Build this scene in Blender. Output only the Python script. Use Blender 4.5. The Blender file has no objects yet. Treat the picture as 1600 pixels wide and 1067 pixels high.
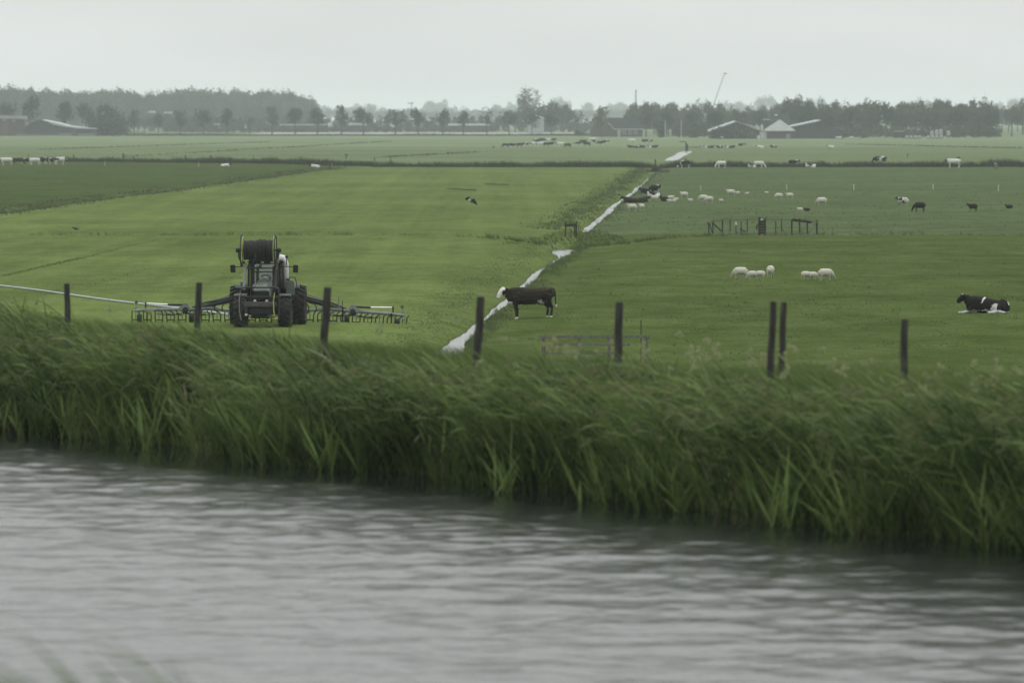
import bpy, bmesh, math, random
import numpy as np
from mathutils import Vector, Matrix

rng = np.random.default_rng(7)
random.seed(7)
S = bpy.context.scene
COL = S.collection

# ------------------------------------------------------------------ camera, light, exposure
F = 8000.0                                # focal length in pixels of a 1600 px wide frame
H = 8.7                                   # eye height above the polder meadows
PITCH = math.atan(350.5 / F)
WATER = 2.7                               # level of the ring canal above the meadows
cam_d = bpy.data.cameras.new('camera')
cam = bpy.data.objects.new('camera', cam_d)
COL.objects.link(cam)
cam.location = (0, 0, H)
cam.rotation_euler = (math.pi / 2 - PITCH, 0, 0)
cam_d.sensor_width = 36
cam_d.lens = F / 1600 * 36
cam_d.clip_start = 1.0
cam_d.clip_end = 40000
cam_d.dof.use_dof = True
cam_d.dof.focus_distance = 222
cam_d.dof.aperture_fstop = 2.1
S.camera = cam

SUN_EL, SUN_AZ = math.radians(52), math.radians(20)      # veiled sun, behind cloud
w = bpy.data.worlds.new('World')
S.world = w
w.use_nodes = True
nt = w.node_tree
nt.nodes.clear()
def N(nt, t, **k):
    n = nt.nodes.new(t)
    for a, v in k.items():
        if a.startswith('i_'):
            n.inputs[a[2:].replace('_', ' ')].default_value = v
        else:
            setattr(n, a, v)
    return n
L = nt.links.new
sky = N(nt, 'ShaderNodeTexSky', sky_type='NISHITA', sun_disc=False, sun_elevation=SUN_EL, sun_rotation=SUN_AZ,
        air_density=1.0, dust_density=6.0, ozone_density=1.0)
hs = N(nt, 'ShaderNodeHueSaturation'); hs.inputs['Saturation'].default_value = .35
L(sky.outputs[0], hs.inputs['Color'])
m1 = N(nt, 'ShaderNodeMix', data_type='RGBA', blend_type='MULTIPLY'); m1.inputs[0].default_value = 1
m1.inputs[7].default_value = (.10, .10, .10, 1)
L(hs.outputs[0], m1.inputs[6])
# overcast deck: brighter towards the zenith as a cloudy sky is (CIE overcast), faint soft mottling
tc = N(nt, 'ShaderNodeTexCoord')
sx = N(nt, 'ShaderNodeSeparateXYZ'); L(tc.outputs['Generated'], sx.inputs[0])
mx = N(nt, 'ShaderNodeMath', operation='MAXIMUM'); mx.inputs[1].default_value = 0; L(sx.outputs['Z'], mx.inputs[0])
ma = N(nt, 'ShaderNodeMath', operation='MULTIPLY_ADD'); ma.inputs[1].default_value = 1.65; ma.inputs[2].default_value = 1.0
L(mx.outputs[0], ma.inputs[0])
nz = N(nt, 'ShaderNodeTexNoise'); nz.inputs['Scale'].default_value = 7; nz.inputs['Detail'].default_value = 3
mp = N(nt, 'ShaderNodeMapping'); mp.inputs['Scale'].default_value = (1, 1, 5)
L(tc.outputs['Generated'], mp.inputs[0]); L(mp.outputs[0], nz.inputs['Vector'])
mr = N(nt, 'ShaderNodeMapRange'); mr.inputs[1].default_value = .3; mr.inputs[2].default_value = .7
mr.inputs[3].default_value = .93; mr.inputs[4].default_value = 1.07
L(nz.outputs[0], mr.inputs[0])
mm = N(nt, 'ShaderNodeMath', operation='MULTIPLY'); L(ma.outputs[0], mm.inputs[0]); L(mr.outputs[0], mm.inputs[1])
vm = N(nt, 'ShaderNodeVectorMath', operation='SCALE'); vm.inputs[0].default_value = (.765, .79, .775)
L(mm.outputs[0], vm.inputs['Scale'])
mixs = N(nt, 'ShaderNodeMix', data_type='RGBA'); mixs.inputs[0].default_value = .9
L(m1.outputs[2], mixs.inputs[6]); L(vm.outputs[0], mixs.inputs[7])
bg = N(nt, 'ShaderNodeBackground'); bg.inputs[1].default_value = 1.0
L(mixs.outputs[2], bg.inputs[0])
wo = N(nt, 'ShaderNodeOutputWorld'); L(bg.outputs[0], wo.inputs[0])

sd = bpy.data.lights.new('sun', 'SUN'); sd.energy = .8; sd.angle = math.radians(25); sd.color = (1, .96, .9)
so = bpy.data.objects.new('sun', sd); COL.objects.link(so)
so.rotation_euler = (math.pi / 2 - SUN_EL, 0, math.pi - SUN_AZ)
v = S.view_settings
S.display_settings.display_device = 'sRGB'
v.view_transform = 'Standard'; v.look = 'None'; v.exposure = 0; v.gamma = 1; v.use_curve_mapping = False
S.cycles.use_denoising = True
S.cycles.volume_bounces = 1
S.cycles.max_bounces = 6
S.cycles.diffuse_bounces = 2
S.cycles.transparent_max_bounces = 8

# ------------------------------------------------------------------ helpers
MATS = {}
def mat(name, col, rough=.8, metal=0, var=.15, scale=3.0, bump=0.0, spec=.3, stretch=(1, 1, 1), col2=None, detail=5):
    if name in MATS: return MATS[name]
    m = bpy.data.materials.new(name); m.use_nodes = True; t = m.node_tree
    b = t.nodes['Principled BSDF']
    b.inputs['Roughness'].default_value = rough; b.inputs['Metallic'].default_value = metal
    b.inputs['Specular IOR Level'].default_value = spec
    tcn = t.nodes.new('ShaderNodeTexCoord'); mpn = t.nodes.new('ShaderNodeMapping'); mpn.inputs['Scale'].default_value = stretch
    n = t.nodes.new('ShaderNodeTexNoise'); n.inputs['Scale'].default_value = scale; n.inputs['Detail'].default_value = detail
    r = t.nodes.new('ShaderNodeValToRGB')
    c1 = [max(0, c * (1 - var)) for c in col]; c2 = col2 or [min(1, c * (1 + var)) for c in col]
    r.color_ramp.elements[0].position = .3; r.color_ramp.elements[1].position = .7
    r.color_ramp.elements[0].color = (*c1, 1); r.color_ramp.elements[1].color = (*c2, 1)
    t.links.new(tcn.outputs['Object'], mpn.inputs[0]); t.links.new(mpn.outputs[0], n.inputs['Vector'])
    t.links.new(n.outputs[0], r.inputs[0]); t.links.new(r.outputs[0], b.inputs['Base Color'])
    if bump:
        bp = t.nodes.new('ShaderNodeBump'); bp.inputs['Strength'].default_value = bump; bp.inputs['Distance'].default_value = .02
        t.links.new(n.outputs[0], bp.inputs['Height']); t.links.new(bp.outputs[0], b.inputs['Normal'])
    MATS[name] = m
    return m

def leaf_mat(name, lo, hi, trans=.25, attr=True, rough=.6):
    """foliage: colour between lo and hi by a per-blade attribute, with some light passing through the leaf"""
    if name in MATS: return MATS[name]
    m = bpy.data.materials.new(name); m.use_nodes = True; t = m.node_tree; t.nodes.clear()
    a = N(t, 'ShaderNodeAttribute', attribute_name='tone')
    mixc = N(t, 'ShaderNodeMix', data_type='RGBA')
    mixc.inputs[6].default_value = (*lo, 1); mixc.inputs[7].default_value = (*hi, 1)
    t.links.new(a.outputs['Fac'], mixc.inputs[0])
    d = N(t, 'ShaderNodeBsdfPrincipled'); d.inputs['Roughness'].default_value = rough; d.inputs['Specular IOR Level'].default_value = .08
    tr = N(t, 'ShaderNodeBsdfTranslucent')
    ms = N(t, 'ShaderNodeMixShader'); ms.inputs[0].default_value = trans
    o = N(t, 'ShaderNodeOutputMaterial')
    t.links.new(mixc.outputs[2], d.inputs['Base Color']); t.links.new(mixc.outputs[2], tr.inputs[0])
    t.links.new(d.outputs[0], ms.inputs[1]); t.links.new(tr.outputs[0], ms.inputs[2]); t.links.new(ms.outputs[0], o.inputs[0])
    MATS[name] = m
    return m

def tag(o, label=None, cat=None, group=None, kind=None):
    if label: o['label'] = label
    if cat: o['category'] = cat
    if group: o['group'] = group
    if kind: o['kind'] = kind
    return o
def link(o, parent=None):
    COL.objects.link(o)
    if parent is not None: o.parent = parent
    return o
def empty(name, loc=(0, 0, 0), rz=0, parent=None):
    o = bpy.data.objects.new(name, None); link(o, parent); o.location = loc; o.rotation_euler = (0, 0, rz)
    o.empty_display_size = .3
    return o
def copy_tree(o, parent=None):
    c = o.copy(); COL.objects.link(c); c.parent = parent
    for ch in list(o.children): copy_tree(ch, c)
    return c
def np_mesh(name, co, faces, k, material=None, tone=None, smooth=False):
    """co (n,3), faces (m,k)"""
    me = bpy.data.meshes.new(name)
    co = np.ascontiguousarray(co, dtype=np.float32); faces = np.ascontiguousarray(faces, dtype=np.int32)
    me.vertices.add(len(co)); me.vertices.foreach_set('co', co.ravel())
    me.loops.add(faces.size); me.loops.foreach_set('vertex_index', faces.ravel())
    me.polygons.add(len(faces)); me.polygons.foreach_set('loop_start', np.arange(0, faces.size, k, dtype=np.int32))
    if smooth: me.polygons.foreach_set('use_smooth', np.ones(len(faces), dtype=bool))
    me.update(calc_edges=True)
    if tone is not None:
        at = me.attributes.new('tone', 'FLOAT', 'POINT'); at.data.foreach_set('value', np.ascontiguousarray(tone, dtype=np.float32))
    if material: me.materials.append(material)
    return me

class MB:
    def __init__(s): s.v = []; s.f = []
    def add(s, vs, fs):
        b = len(s.v); s.v += [tuple(p) for p in vs]; s.f += [tuple(i + b for i in f) for f in fs]; return s
    def box(s, c, d, rot=None, ch=0.0):
        x, y, z = d[0] / 2, d[1] / 2, d[2] / 2
        if ch <= 0:
            vs = [Vector((a * x, b * y, e * z)) for a in (-1, 1) for b in (-1, 1) for e in (-1, 1)]
            fs = [(0, 1, 3, 2), (4, 6, 7, 5), (0, 4, 5, 1), (2, 3, 7, 6), (0, 2, 6, 4), (1, 5, 7, 3)]
        else:
            bm = bmesh.new(); bmesh.ops.create_cube(bm, size=1)
            for q in bm.verts: q.co = Vector((q.co.x * d[0], q.co.y * d[1], q.co.z * d[2]))
            bmesh.ops.bevel(bm, geom=bm.edges[:], offset=min(ch, min(d) * .45), segments=2, affect='EDGES')
            bm.verts.index_update()
            vs = [q.co.copy() for q in bm.verts]; fs = [[q.index for q in f.verts] for f in bm.faces]; bm.free()
        R = Matrix.Identity(3) if rot is None else __import__('mathutils').Euler(rot).to_matrix()
        return s.add([R @ p + Vector(c) for p in vs], fs)
    def tube(s, pts, r, n=8, cap=True):
        pts = [Vector(p) for p in pts]
        rs = r if isinstance(r, (list, tuple)) else [r] * len(pts)
        ring = []; up = None
        for i, p in enumerate(pts):
            d = (pts[min(i + 1, len(pts) - 1)] - pts[max(i - 1, 0)])
            if d.length < 1e-9: d = Vector((0, 0, 1))
            d.normalize()
            if up is None:
                up = Vector((0, 0, 1)) if abs(d.z) < .9 else Vector((0, 1, 0))
            a = d.cross(up)
            if a.length < 1e-4: a = d.cross(Vector((1, 0, 0)))
            a.normalize(); b = a.cross(d).normalized(); up = b
            rr = rs[i]; ra, rb = rr if isinstance(rr, (tuple, list)) else (rr, rr)
            ring.append([p + a * (math.cos(2 * math.pi * j / n) * ra) + b * (math.sin(2 * math.pi * j / n) * rb) for j in range(n)])
        vs = [q for rg in ring for q in rg]
        fs = [(i * n + j, i * n + (j + 1) % n, (i + 1) * n + (j + 1) % n, (i + 1) * n + j) for i in range(len(pts) - 1) for j in range(n)]
        if cap: fs += [tuple(range(n))[::-1], tuple(range((len(pts) - 1) * n, len(pts) * n))]
        return s.add(vs, fs)
    def lathe(s, prof, axis='x', c=(0, 0, 0), n=32, closed=False):
        """prof list of (a along axis, r)"""
        vs = []
        for a, r in prof:
            for j in range(n):
                t = 2 * math.pi * j / n; p, q = r * math.cos(t), r * math.sin(t)
                vs.append({'x': (a, p, q), 'y': (p, a, q), 'z': (p, q, a)}[axis])
        vs = [Vector(q) + Vector(c) for q in vs]; m = len(prof)
        rngi = range(m) if closed else range(m - 1)
        fs = [(i * n + j, i * n + (j + 1) % n, ((i + 1) % m) * n + (j + 1) % n, ((i + 1) % m) * n + j) for i in rngi for j in range(n)]
        if not closed: fs += [tuple(range(n))[::-1], tuple(range((m - 1) * n, m * n))]
        return s.add(vs, fs)
    def prism(s, poly, y0, y1):
        """poly of (x,z), extruded along y"""
        n = len(poly)
        vs = [(x, y0, z) for x, z in poly] + [(x, y1, z) for x, z in poly]
        fs = [tuple(range(n)), tuple(range(n, 2 * n))[::-1]] + [(i, i + n, (i + 1) % n + n, (i + 1) % n) for i in range(n)]
        return s.add(vs, fs)
    def mesh(s, name, m=None, smooth=False):
        me = bpy.data.meshes.new(name); me.from_pydata([tuple(q) for q in s.v], [], s.f)
        if m: me.materials.append(m)
        bm = bmesh.new(); bm.from_mesh(me); bmesh.ops.recalc_face_normals(bm, faces=bm.faces[:]); bm.to_mesh(me); bm.free()
        if smooth:
            me.polygons.foreach_set('use_smooth', np.ones(len(me.polygons), dtype=bool))
            me.update()
        return me
    def build(s, name, m, parent=None, loc=None, smooth=False):
        o = bpy.data.objects.new(name, s.mesh(name, m, smooth)); link(o, parent)
        if loc: o.location = loc
        return o

CP, SP = math.cos(PITCH), math.sin(PITCH)
def ray(px, py):
    u = (px - 800) / F; vv = (533.5 - py) / F
    return Vector((u, CP + vv * SP, -SP + vv * CP))
def P(px, py, z=0.0):
    d = ray(px, py); t = (z - H) / d.z
    return Vector((d.x * t, d.y * t, z))
def A(px, py, Y):
    d = ray(px, py); t = Y / d.y
    return Vector((d.x * t, Y, H + d.z * t))

def vnoise(x, y, seed=0):
    """cheap smooth value noise, vectorised, in [-1,1]"""
    xi, yi = np.floor(x).astype(np.int64), np.floor(y).astype(np.int64)
    fx, fy = x - xi, y - yi
    fx = fx * fx * (3 - 2 * fx); fy = fy * fy * (3 - 2 * fy)
    def h(a, b):
        q = (a * 374761393 + b * 668265263 + seed * 144269) & 0xffffffff
        q = ((q ^ (q >> 13)) * 1274126177) & 0xffffffff
        return ((q ^ (q >> 16)) & 0xffff) / 32767.5 - 1
    return (h(xi, yi) * (1 - fx) + h(xi + 1, yi) * fx) * (1 - fy) + (h(xi, yi + 1) * (1 - fx) + h(xi + 1, yi + 1) * fx) * fy
def sstep(a, b, x):
    t = np.clip((x - a) / (b - a), 0, 1); return t * t * (3 - 2 * t)

# ------------------------------------------------------------------ ground heights
def Xd(y):
    y = np.asarray(y, dtype=float)
    near = -10.2 + .04 * y + .12 * vnoise(y / 9, y * 0, 3) + .22 * vnoise(y / 37, y * 0, 4)
    far = 33.2 + .0475 * (y - 1070) + .3 * vnoise(y / 60, y * 0, 5)
    return np.where(y < 900, near, np.where(y > 1000, far, near + (far - near) * (y - 900) / 100))
def ditch_a(y):
    return np.interp(y, [100, 184, 198, 210, 222, 240, 255, 330, 338, 343, 351, 354, 398, 404, 450, 560, 700, 800, 860, 905, 1040, 1060, 1315, 1322, 1700],
                     [.52, .46, .34, .14, -.04, -.10, .02, -.10, .14, .60, .58, .1, .1, .10, .10, .09, .02, -.05, -.1, .1, .1, .5, .75, .1, .1])
def belt_y(x): return np.interp(x, [-180, -101, -75, -42, -32, -22, 200], [1014, 1009, 994, 953, 916, 892, 892])
def hgt(x, y):
    t = x - Xd(y)
    a = ditch_a(y) + .07 * vnoise(y / 1.7, y * 0, 9) * (y < 340) + .07 * vnoise(y / 7, y * 0, 10)
    D = np.interp(y, [0, 352, 356, 398, 402, 905, 1040, 1050, 1316, 1322, 4000], [.75, .75, .12, .12, .75, .5, .1, .34, .34, .1, .1])
    left = 1 - sstep(0, 1, .43 + (-t - a) / np.interp(y, [0, 400, 1000, 1400], [2.6, 2.8, 2.6, 2.6]))
    right = 1 - sstep(0, 1, .43 + (t - a) / np.interp(y, [0, 400, 1000, 1400], [1.05, 1.0, 2.2, 2.4]))
    dd = np.where(t < 0, left, right)
    z = -D * dd - .16 * (1 - sstep(0, 6, np.abs(t)))
    yc = 380 - 30 * np.exp(-(t / 6.5) ** 2)
    z -= .55 * (1 - sstep(.3, 1.9, np.abs(y - yc - .5 * vnoise(x / 5, x * 0, 2)))) * (np.abs(t) > 2)
    z -= .45 * (1 - sstep(.6, 3.2, np.abs(y - belt_y(x))))
    tl = x - Xd(y) + 55.5
    z -= .5 * (1 - sstep(.3, 1.6, np.abs(tl))) * (y > 384) * (y < 889)
    z += .05 * vnoise(x / 23, y / 31, 22)
    return z
def hz(x, y): return float(hgt(np.array([x], float), np.array([y], float))[0])
def G(px, py):
    """point on the actual ground seen at that pixel"""
    p = P(px, py, 0)
    for _ in range(4): p = P(px, py, hz(p.x, p.y))
    return p

# ------------------------------------------------------------------ grass materials of the parcels
def grass_mat(name, c1, c2, patch, fine=9.0, streak=None, dirt=0.0, dcol=(.045, .04, .028)):
    m = bpy.data.materials.new(name); m.use_nodes = True; t = m.node_tree; b = t.nodes['Principled BSDF']
    b.inputs['Roughness'].default_value = .95; b.inputs['Specular IOR Level'].default_value = 0
    g = N(t, 'ShaderNodeNewGeometry')
    def noise(sc, det=6, mscale=(1, 1, 1), rz=0, ro=.6):
        mpn = N(t, 'ShaderNodeMapping'); mpn.inputs['Scale'].default_value = mscale; mpn.inputs['Rotation'].default_value = (0, 0, rz)
        t.links.new(g.outputs['Position'], mpn.inputs[0])
        n = N(t, 'ShaderNodeTexNoise'); n.inputs['Scale'].default_value = sc; n.inputs['Detail'].default_value = det; n.inputs['Roughness'].default_value = ro
        t.links.new(mpn.outputs[0], n.inputs['Vector']); return n.outputs[0]
    def ramp(x, p0, p1, a, bb):
        r = N(t, 'ShaderNodeMapRange'); r.inputs[1].default_value = p0; r.inputs[2].default_value = p1
        r.inputs[3].default_value = a; r.inputs[4].default_value = bb; t.links.new(x, r.inputs[0]); return r.outputs[0]
    def mul(a, c):
        q = N(t, 'ShaderNodeMath', operation='MULTIPLY'); t.links.new(a, q.inputs[0])
        if isinstance(c, float): q.inputs[1].default_value = c
        else: t.links.new(c, q.inputs[1])
        return q.outputs[0]
    mixc = N(t, 'ShaderNodeMix', data_type='RGBA')
    mixc.inputs[6].default_value = (*c1, 1); mixc.inputs[7].default_value = (*c2, 1)
    t.links.new(ramp(noise(.35, 8, (1, .35, 1)), .35, .65, 0, 1), mixc.inputs[0])
    val = ramp(noise(fine, 4, (1, .28, 1), ro=.7), .25, .75, .62, 1.38)
    val = mul(val, ramp(noise(1.9, 6, (.7, 1, 1), ro=.75), .3, .7, .66, 1.34))
    val = mul(val, ramp(noise(patch, 3), .3, .7, .84, 1.16))
    val = mul(val, ramp(noise(.3, 4, (1, 1, 1)), .3, .7, .88, 1.12))
    if streak is not None:
        # bouts left by the machine: long parallel bands along the driving direction
        val = mul(val, ramp(noise(.5, 3, (1, .012, 1), streak), .35, .65, .92, 1.08))
        val = mul(val, ramp(noise(.11, 4, (1, .03, 1), streak + .25), .35, .65, .90, 1.10))
    sc = N(t, 'ShaderNodeVectorMath', operation='SCALE'); t.links.new(mixc.outputs[2], sc.inputs[0]); t.links.new(val, sc.inputs['Scale'])
    out = sc.outputs[0]
    if dirt:
        dm = N(t, 'ShaderNodeMix', data_type='RGBA'); dm.inputs[7].default_value = (*dcol, 1)
        t.links.new(out, dm.inputs[6])
        t.links.new(mul(ramp(noise(.9, 8, (1, .5, 1), ro=.75), .55, .68, 0, 1), dirt), dm.inputs[0]); out = dm.outputs[2]
    # bare, wet soil on the ditch sides, where the ground drops below turf level
    sp = N(t, 'ShaderNodeSeparateXYZ'); t.links.new(g.outputs['Position'], sp.inputs[0])
    sm = N(t, 'ShaderNodeMix', data_type='RGBA'); sm.inputs[7].default_value = (.035, .034, .024, 1)
    t.links.new(out, sm.inputs[6]); t.links.new(ramp(sp.outputs['Z'], -.38, -.55, 0, .9), sm.inputs[0])
    t.links.new(sm.outputs[2], b.inputs['Base Color'])
    bp = N(t, 'ShaderNodeBump'); bp.inputs['Strength'].default_value = .35; bp.inputs['Distance'].default_value = .05
    t.links.new(noise(fine, 3), bp.inputs['Height']); t.links.new(bp.outputs[0], b.inputs['Normal'])
    return m
GM = {
 'bright': grass_mat('bright_grass', (.072, .099, .029), (.093, .119, .040), .03, streak=-.04, dirt=.12),
 'near': grass_mat('meadow_grass', (.043, .064, .016), (.066, .086, .030), .05, dirt=.7, dcol=(.03, .042, .012)),
 'sheep': grass_mat('grazed_grass', (.052, .074, .032), (.070, .092, .042), .04, dirt=.55),
 'rough': grass_mat('rough_grass', (.036, .055, .017), (.052, .070, .024), .05, dirt=.7),
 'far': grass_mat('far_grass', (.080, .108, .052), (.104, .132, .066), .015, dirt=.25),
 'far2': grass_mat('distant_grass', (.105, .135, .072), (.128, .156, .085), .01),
 'dike': grass_mat('dike_grass', (.05, .07, .024), (.075, .09, .034), .4),
 'stubble': grass_mat('stubble', (.20, .20, .18), (.25, .245, .22), .02),
}
def grid_mesh(name, X, Y, Z, m, tone=None):
    ny, nx = X.shape
    co = np.stack([X, Y, Z], -1).reshape(-1, 3)
    i = np.arange(ny * nx).reshape(ny, nx)
    f = np.stack([i[:-1, :-1], i[:-1, 1:], i[1:, 1:], i[1:, :-1]], -1).reshape(-1, 4)
    return np_mesh(name, co, f, 4, m, tone, smooth=True)
def parcel(name, y0, y1, t0, t1, m, rowstep):
    """strip of meadow between two ditches; t measured from the middle of the long ditch"""
    rows = [y0]
    while rows[-1] < y1 - 1e-6: rows.append(min(y1, rows[-1] + max(.35, rowstep(rows[-1]))))
    rows = np.array(rows)
    base = np.concatenate([np.arange(0, 3, .16), np.arange(3, 8, .6), np.geomspace(8, 400, 26)])
    ts = np.unique(np.concatenate([np.clip(base, min(abs(t0), abs(t1)), max(abs(t0), abs(t1)))]))
    if min(t0, t1) < 0: ts = -ts[::-1]
    if t0 < -50 < t1 + .01 or abs(abs(t1) - 55.5) < .1 or abs(abs(t0) - 55.5) < .1:
        ts = np.unique(np.concatenate([ts, -55.5 + np.arange(-3, 3.01, .3)])); ts = ts[(ts >= min(t0, t1)) & (ts <= max(t0, t1))]
    T, Y = np.meshgrid(ts, rows)
    X = Xd(Y) + T
    me = grid_mesh(name, X, Y, hgt(X, Y), m)
    o = bpy.data.objects.new(name, me); link(o); tag(o, kind='structure')
    return o
rs_n = lambda y: .5 if (340 < y < 358 or 374 < y < 386) else .9
rs_m = lambda y: .6 if y < 410 or y > 884 else 4
rs_f = lambda y: .7 if y < 900 else 9
parcel('meadow', 120, 380, -70, 0, GM['bright'], rs_n)
parcel('meadow', 380, 892, -55.5, 0, GM['bright'], rs_m)
parcel('pasture', 380, 1008, -180, -55.5, GM['rough'], rs_m)
parcel('meadow', 120, 380, 0, 70, GM['near'], rs_n)
parcel('pasture', 380, 892, 0, 160, GM['sheep'], rs_m)
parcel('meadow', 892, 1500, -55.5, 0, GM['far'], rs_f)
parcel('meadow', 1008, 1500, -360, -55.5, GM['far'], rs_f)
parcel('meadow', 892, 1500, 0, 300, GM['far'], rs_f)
# everything beyond: one wide sheet to the horizon, joined on at the same level
ye = 1500
xs = np.array([-14000, -3000, -800, -400, -200, -80, 0, 60, 120, 300, 600, 1500, 6000, 14000.]); 
def sheet(name, x0, x1, y0, y1, z, m, kind='structure'):
    me = np_mesh(name, np.array([(x0, y0, z), (x1, y0, z), (x1, y1, z), (x0, y1, z)]), np.array([(0, 1, 2, 3)]), 4, m)
    o = bpy.data.objects.new(name, me); link(o); return tag(o, kind=kind)
sheet('ground', -15000, 15000, -3000, 24000, -1.3, GM['rough'])
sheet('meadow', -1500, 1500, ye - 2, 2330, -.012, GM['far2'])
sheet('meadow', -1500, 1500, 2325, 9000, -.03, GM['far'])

# ------------------------------------------------------------------ water
def water_mat(name, col, rough, bscale, bdist, stretch=(1, 1, 1)):
    m = bpy.data.materials.new(name); m.use_nodes = True; t = m.node_tree; b = t.nodes['Principled BSDF']
    b.inputs['Base Color'].default_value = (*col, 1); b.inputs['Roughness'].default_value = rough
    b.inputs['IOR'].default_value = 1.333; b.inputs['Specular IOR Level'].default_value = .5
    g = N(t, 'ShaderNodeNewGeometry'); mpn = N(t, 'ShaderNodeMapping'); mpn.inputs['Scale'].default_value = stretch
    t.links.new(g.outputs['Position'], mpn.inputs[0])
    n = N(t, 'ShaderNodeTexNoise'); n.inputs['Scale'].default_value = bscale; n.inputs['Detail'].default_value = 4
    t.links.new(mpn.outputs[0], n.inputs['Vector'])
    bp = N(t, 'ShaderNodeBump'); bp.inputs['Strength'].default_value = 1; bp.inputs['Distance'].default_value = bdist
    t.links.new(n.outputs[0], bp.inputs['Height']); t.links.new(bp.outputs[0], b.inputs['Normal'])
    return m
WM = water_mat('canal_water', (.010, .013, .011), .16, 3.2, .020, (1, 1, 1))
t = WM.node_tree; at_ = N(t, 'ShaderNodeAttribute', attribute_name='tone'); b_ = t.nodes['Principled BSDF']
r_ = N(t, 'ShaderNodeMapRange'); r_.inputs[3].default_value = .02; r_.inputs[4].default_value = .17; t.links.new(at_.outputs['Fac'], r_.inputs[0]); t.links.new(r_.outputs[0], b_.inputs['Roughness'])
r_ = N(t, 'ShaderNodeMapRange'); r_.inputs[3].default_value = .05; r_.inputs[4].default_value = 1; t.links.new(at_.outputs['Fac'], r_.inputs[0])
t.links.new(r_.outputs[0], [q for q in t.nodes if q.bl_idname == 'ShaderNodeBump'][0].inputs['Strength'])
DM = water_mat('ditch_water', (.03, .034, .03), .16, 2.5, .022)
# far canal bank: a straight line, running away to the left
B0 = np.array([-10., 99.6]); U = np.array([.529, -.849]); NN = np.array([.849, .529])
def bank(s, wv, z=0.0): 
    s = np.asarray(s, float); wv = np.asarray(wv, float)
    p = B0[None] + s[..., None] * U + wv[..., None] * NN
    return p
def bank_w(x, y): return (x - B0[0]) * NN[0] + (y - B0[1]) * NN[1]
def edge_w(s): return .35 * vnoise(s / 3.1, s * 0, 31) + .28 * vnoise(s / .9, s * 0, 32)
# canal surface, fine where the lens looks: waves as real relief
ys = np.concatenate([np.arange(36, 108, .11)])
tx = np.linspace(-1, 1, 330)
Yg, Tg = np.meshgrid(ys, tx, indexing='ij')
Xg = Tg * (Yg * .1 + 1.6)
wv = bank_w(Xg, Yg)
calm = .06 + .94 * sstep(1.3, 2.5, -wv + .5 * vnoise(Xg / 1.5, Yg / 2.5, 8) + .5 * vnoise(Xg / 5, Yg / 6, 18))
def waves(x, y):
    z = np.zeros_like(x)
    r = np.random.default_rng(3)
    # wind blows from the right: wave trains travel to the left and a little towards the viewer
    for lam, amp, spread in ((2.6, .014, .9), (1.7, .012, 1.0), (1.1, .010, 1.1), (.75, .007, 1.2), (.5, .0045, 1.3)):
        for k in range(7):
            th = math.radians(100) + r.normal() * spread * .6; l = lam * (1 + .25 * r.normal() * .5); ph = r.uniform(0, 6.28)
            q = (x * math.cos(th) + y * math.sin(th)) * 2 * math.pi / l + ph + 1.4 * vnoise(x / (3 * lam), y / (3 * lam), int(40 + k))
            z += amp * .42 * (1 - 2 * np.abs(np.sin(q / 2)) ** 1.3) * (.55 + .45 * vnoise(x / (2.2 * lam), y / (2.2 * lam), 60 + k))
    return z
Zg = WATER + waves(Xg, Yg) * calm
o = bpy.data.objects.new('canal_water', grid_mesh('canal_water', Xg, Yg, Zg, WM, calm.ravel())); link(o); tag(o, kind='structure')
# the rest of the canal, left and right of that patch and up to both banks, a little lower
q = [(-60, 200), (-60, 30), (60, 30), (60, -60), (60, -60)]
def strip(name, pts, z, m):
    me = bpy.data.meshes.new(name); me.from_pydata([(x, y, z) for x, y in pts], [], [tuple(range(len(pts)))]); me.materials.append(m)
    o = bpy.data.objects.new(name, me); link(o); return tag(o, kind='structure')
pa = bank(np.array([-160., 160.]), np.array([1.5, 1.5])); pb = bank(np.array([160., -160.]), np.array([-60., -60.]))
strip('canal_water', [tuple(pa[0]), tuple(pa[1]), tuple(pb[0]), tuple(pb[1])], WATER - .09, WM)
# ditch water
def ditch_water(y0, y1, z, w_, n=120):
    yy = np.linspace(y0, y1, n); X = np.stack([Xd(yy) - w_, Xd(yy) + w_], 1); Y = np.stack([yy, yy], 1)
    me = grid_mesh('ditch_water', X, Y, np.full_like(X, z), DM); o = bpy.data.objects.new('ditch_water', me); link(o); tag(o, kind='structure')
ditch_water(125, 353.5, -.45, 1.6)
ditch_water(399, 889, -.45, 1.4)
ditch_water(1042, 1321, -.205, 2.2)
xx = np.linspace(-170, 190, 10); 

# wide pale stubble field beyond the tree row
sheet('stubble_field', A(395, 205, 2700).x, A(905, 205, 2700).x, 2560, 2880, .01, GM['stubble'])

# ------------------------------------------------------------------ dike beyond the canal and bank on the near side
sv = np.arange(-90, 60, .5); wvv = np.array([-3, -1.5, -.6, -.2, .2, .6, 1.2, 2, 2.8, 3.6, 4.6, 6, 7, 8.5, 10, 12, 14, 16, 18.])
zz = np.interp(wvv, [-3, -.6, .2, 1.2, 2.8, 4.6, 6, 14, 18], [0.4, 2.2, 2.78, 3.25, 4.05, 4.25, 4.15, .15, -.35])
Sg, Wg = np.meshgrid(sv, wvv)
Pp = bank(Sg, Wg)
Zd = np.interp(Wg, wvv, zz) + .05 * vnoise(Sg / 1.3, Wg / 1.1, 12) + .06 * vnoise(Sg / 5, Wg / 5, 13)
o = bpy.data.objects.new('dike', grid_mesh('dike', Pp[..., 0], Pp[..., 1], Zd, GM['dike'])); link(o); tag(o, kind='structure')
def dike_z(s, w_): 
    return np.interp(w_, [-3, -.6, .2, 1.2, 2.8, 4.6, 6, 14, 18], [0.4, 2.2, 2.78, 3.25, 4.05, 4.25, 4.15, .15, -.35])
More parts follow.
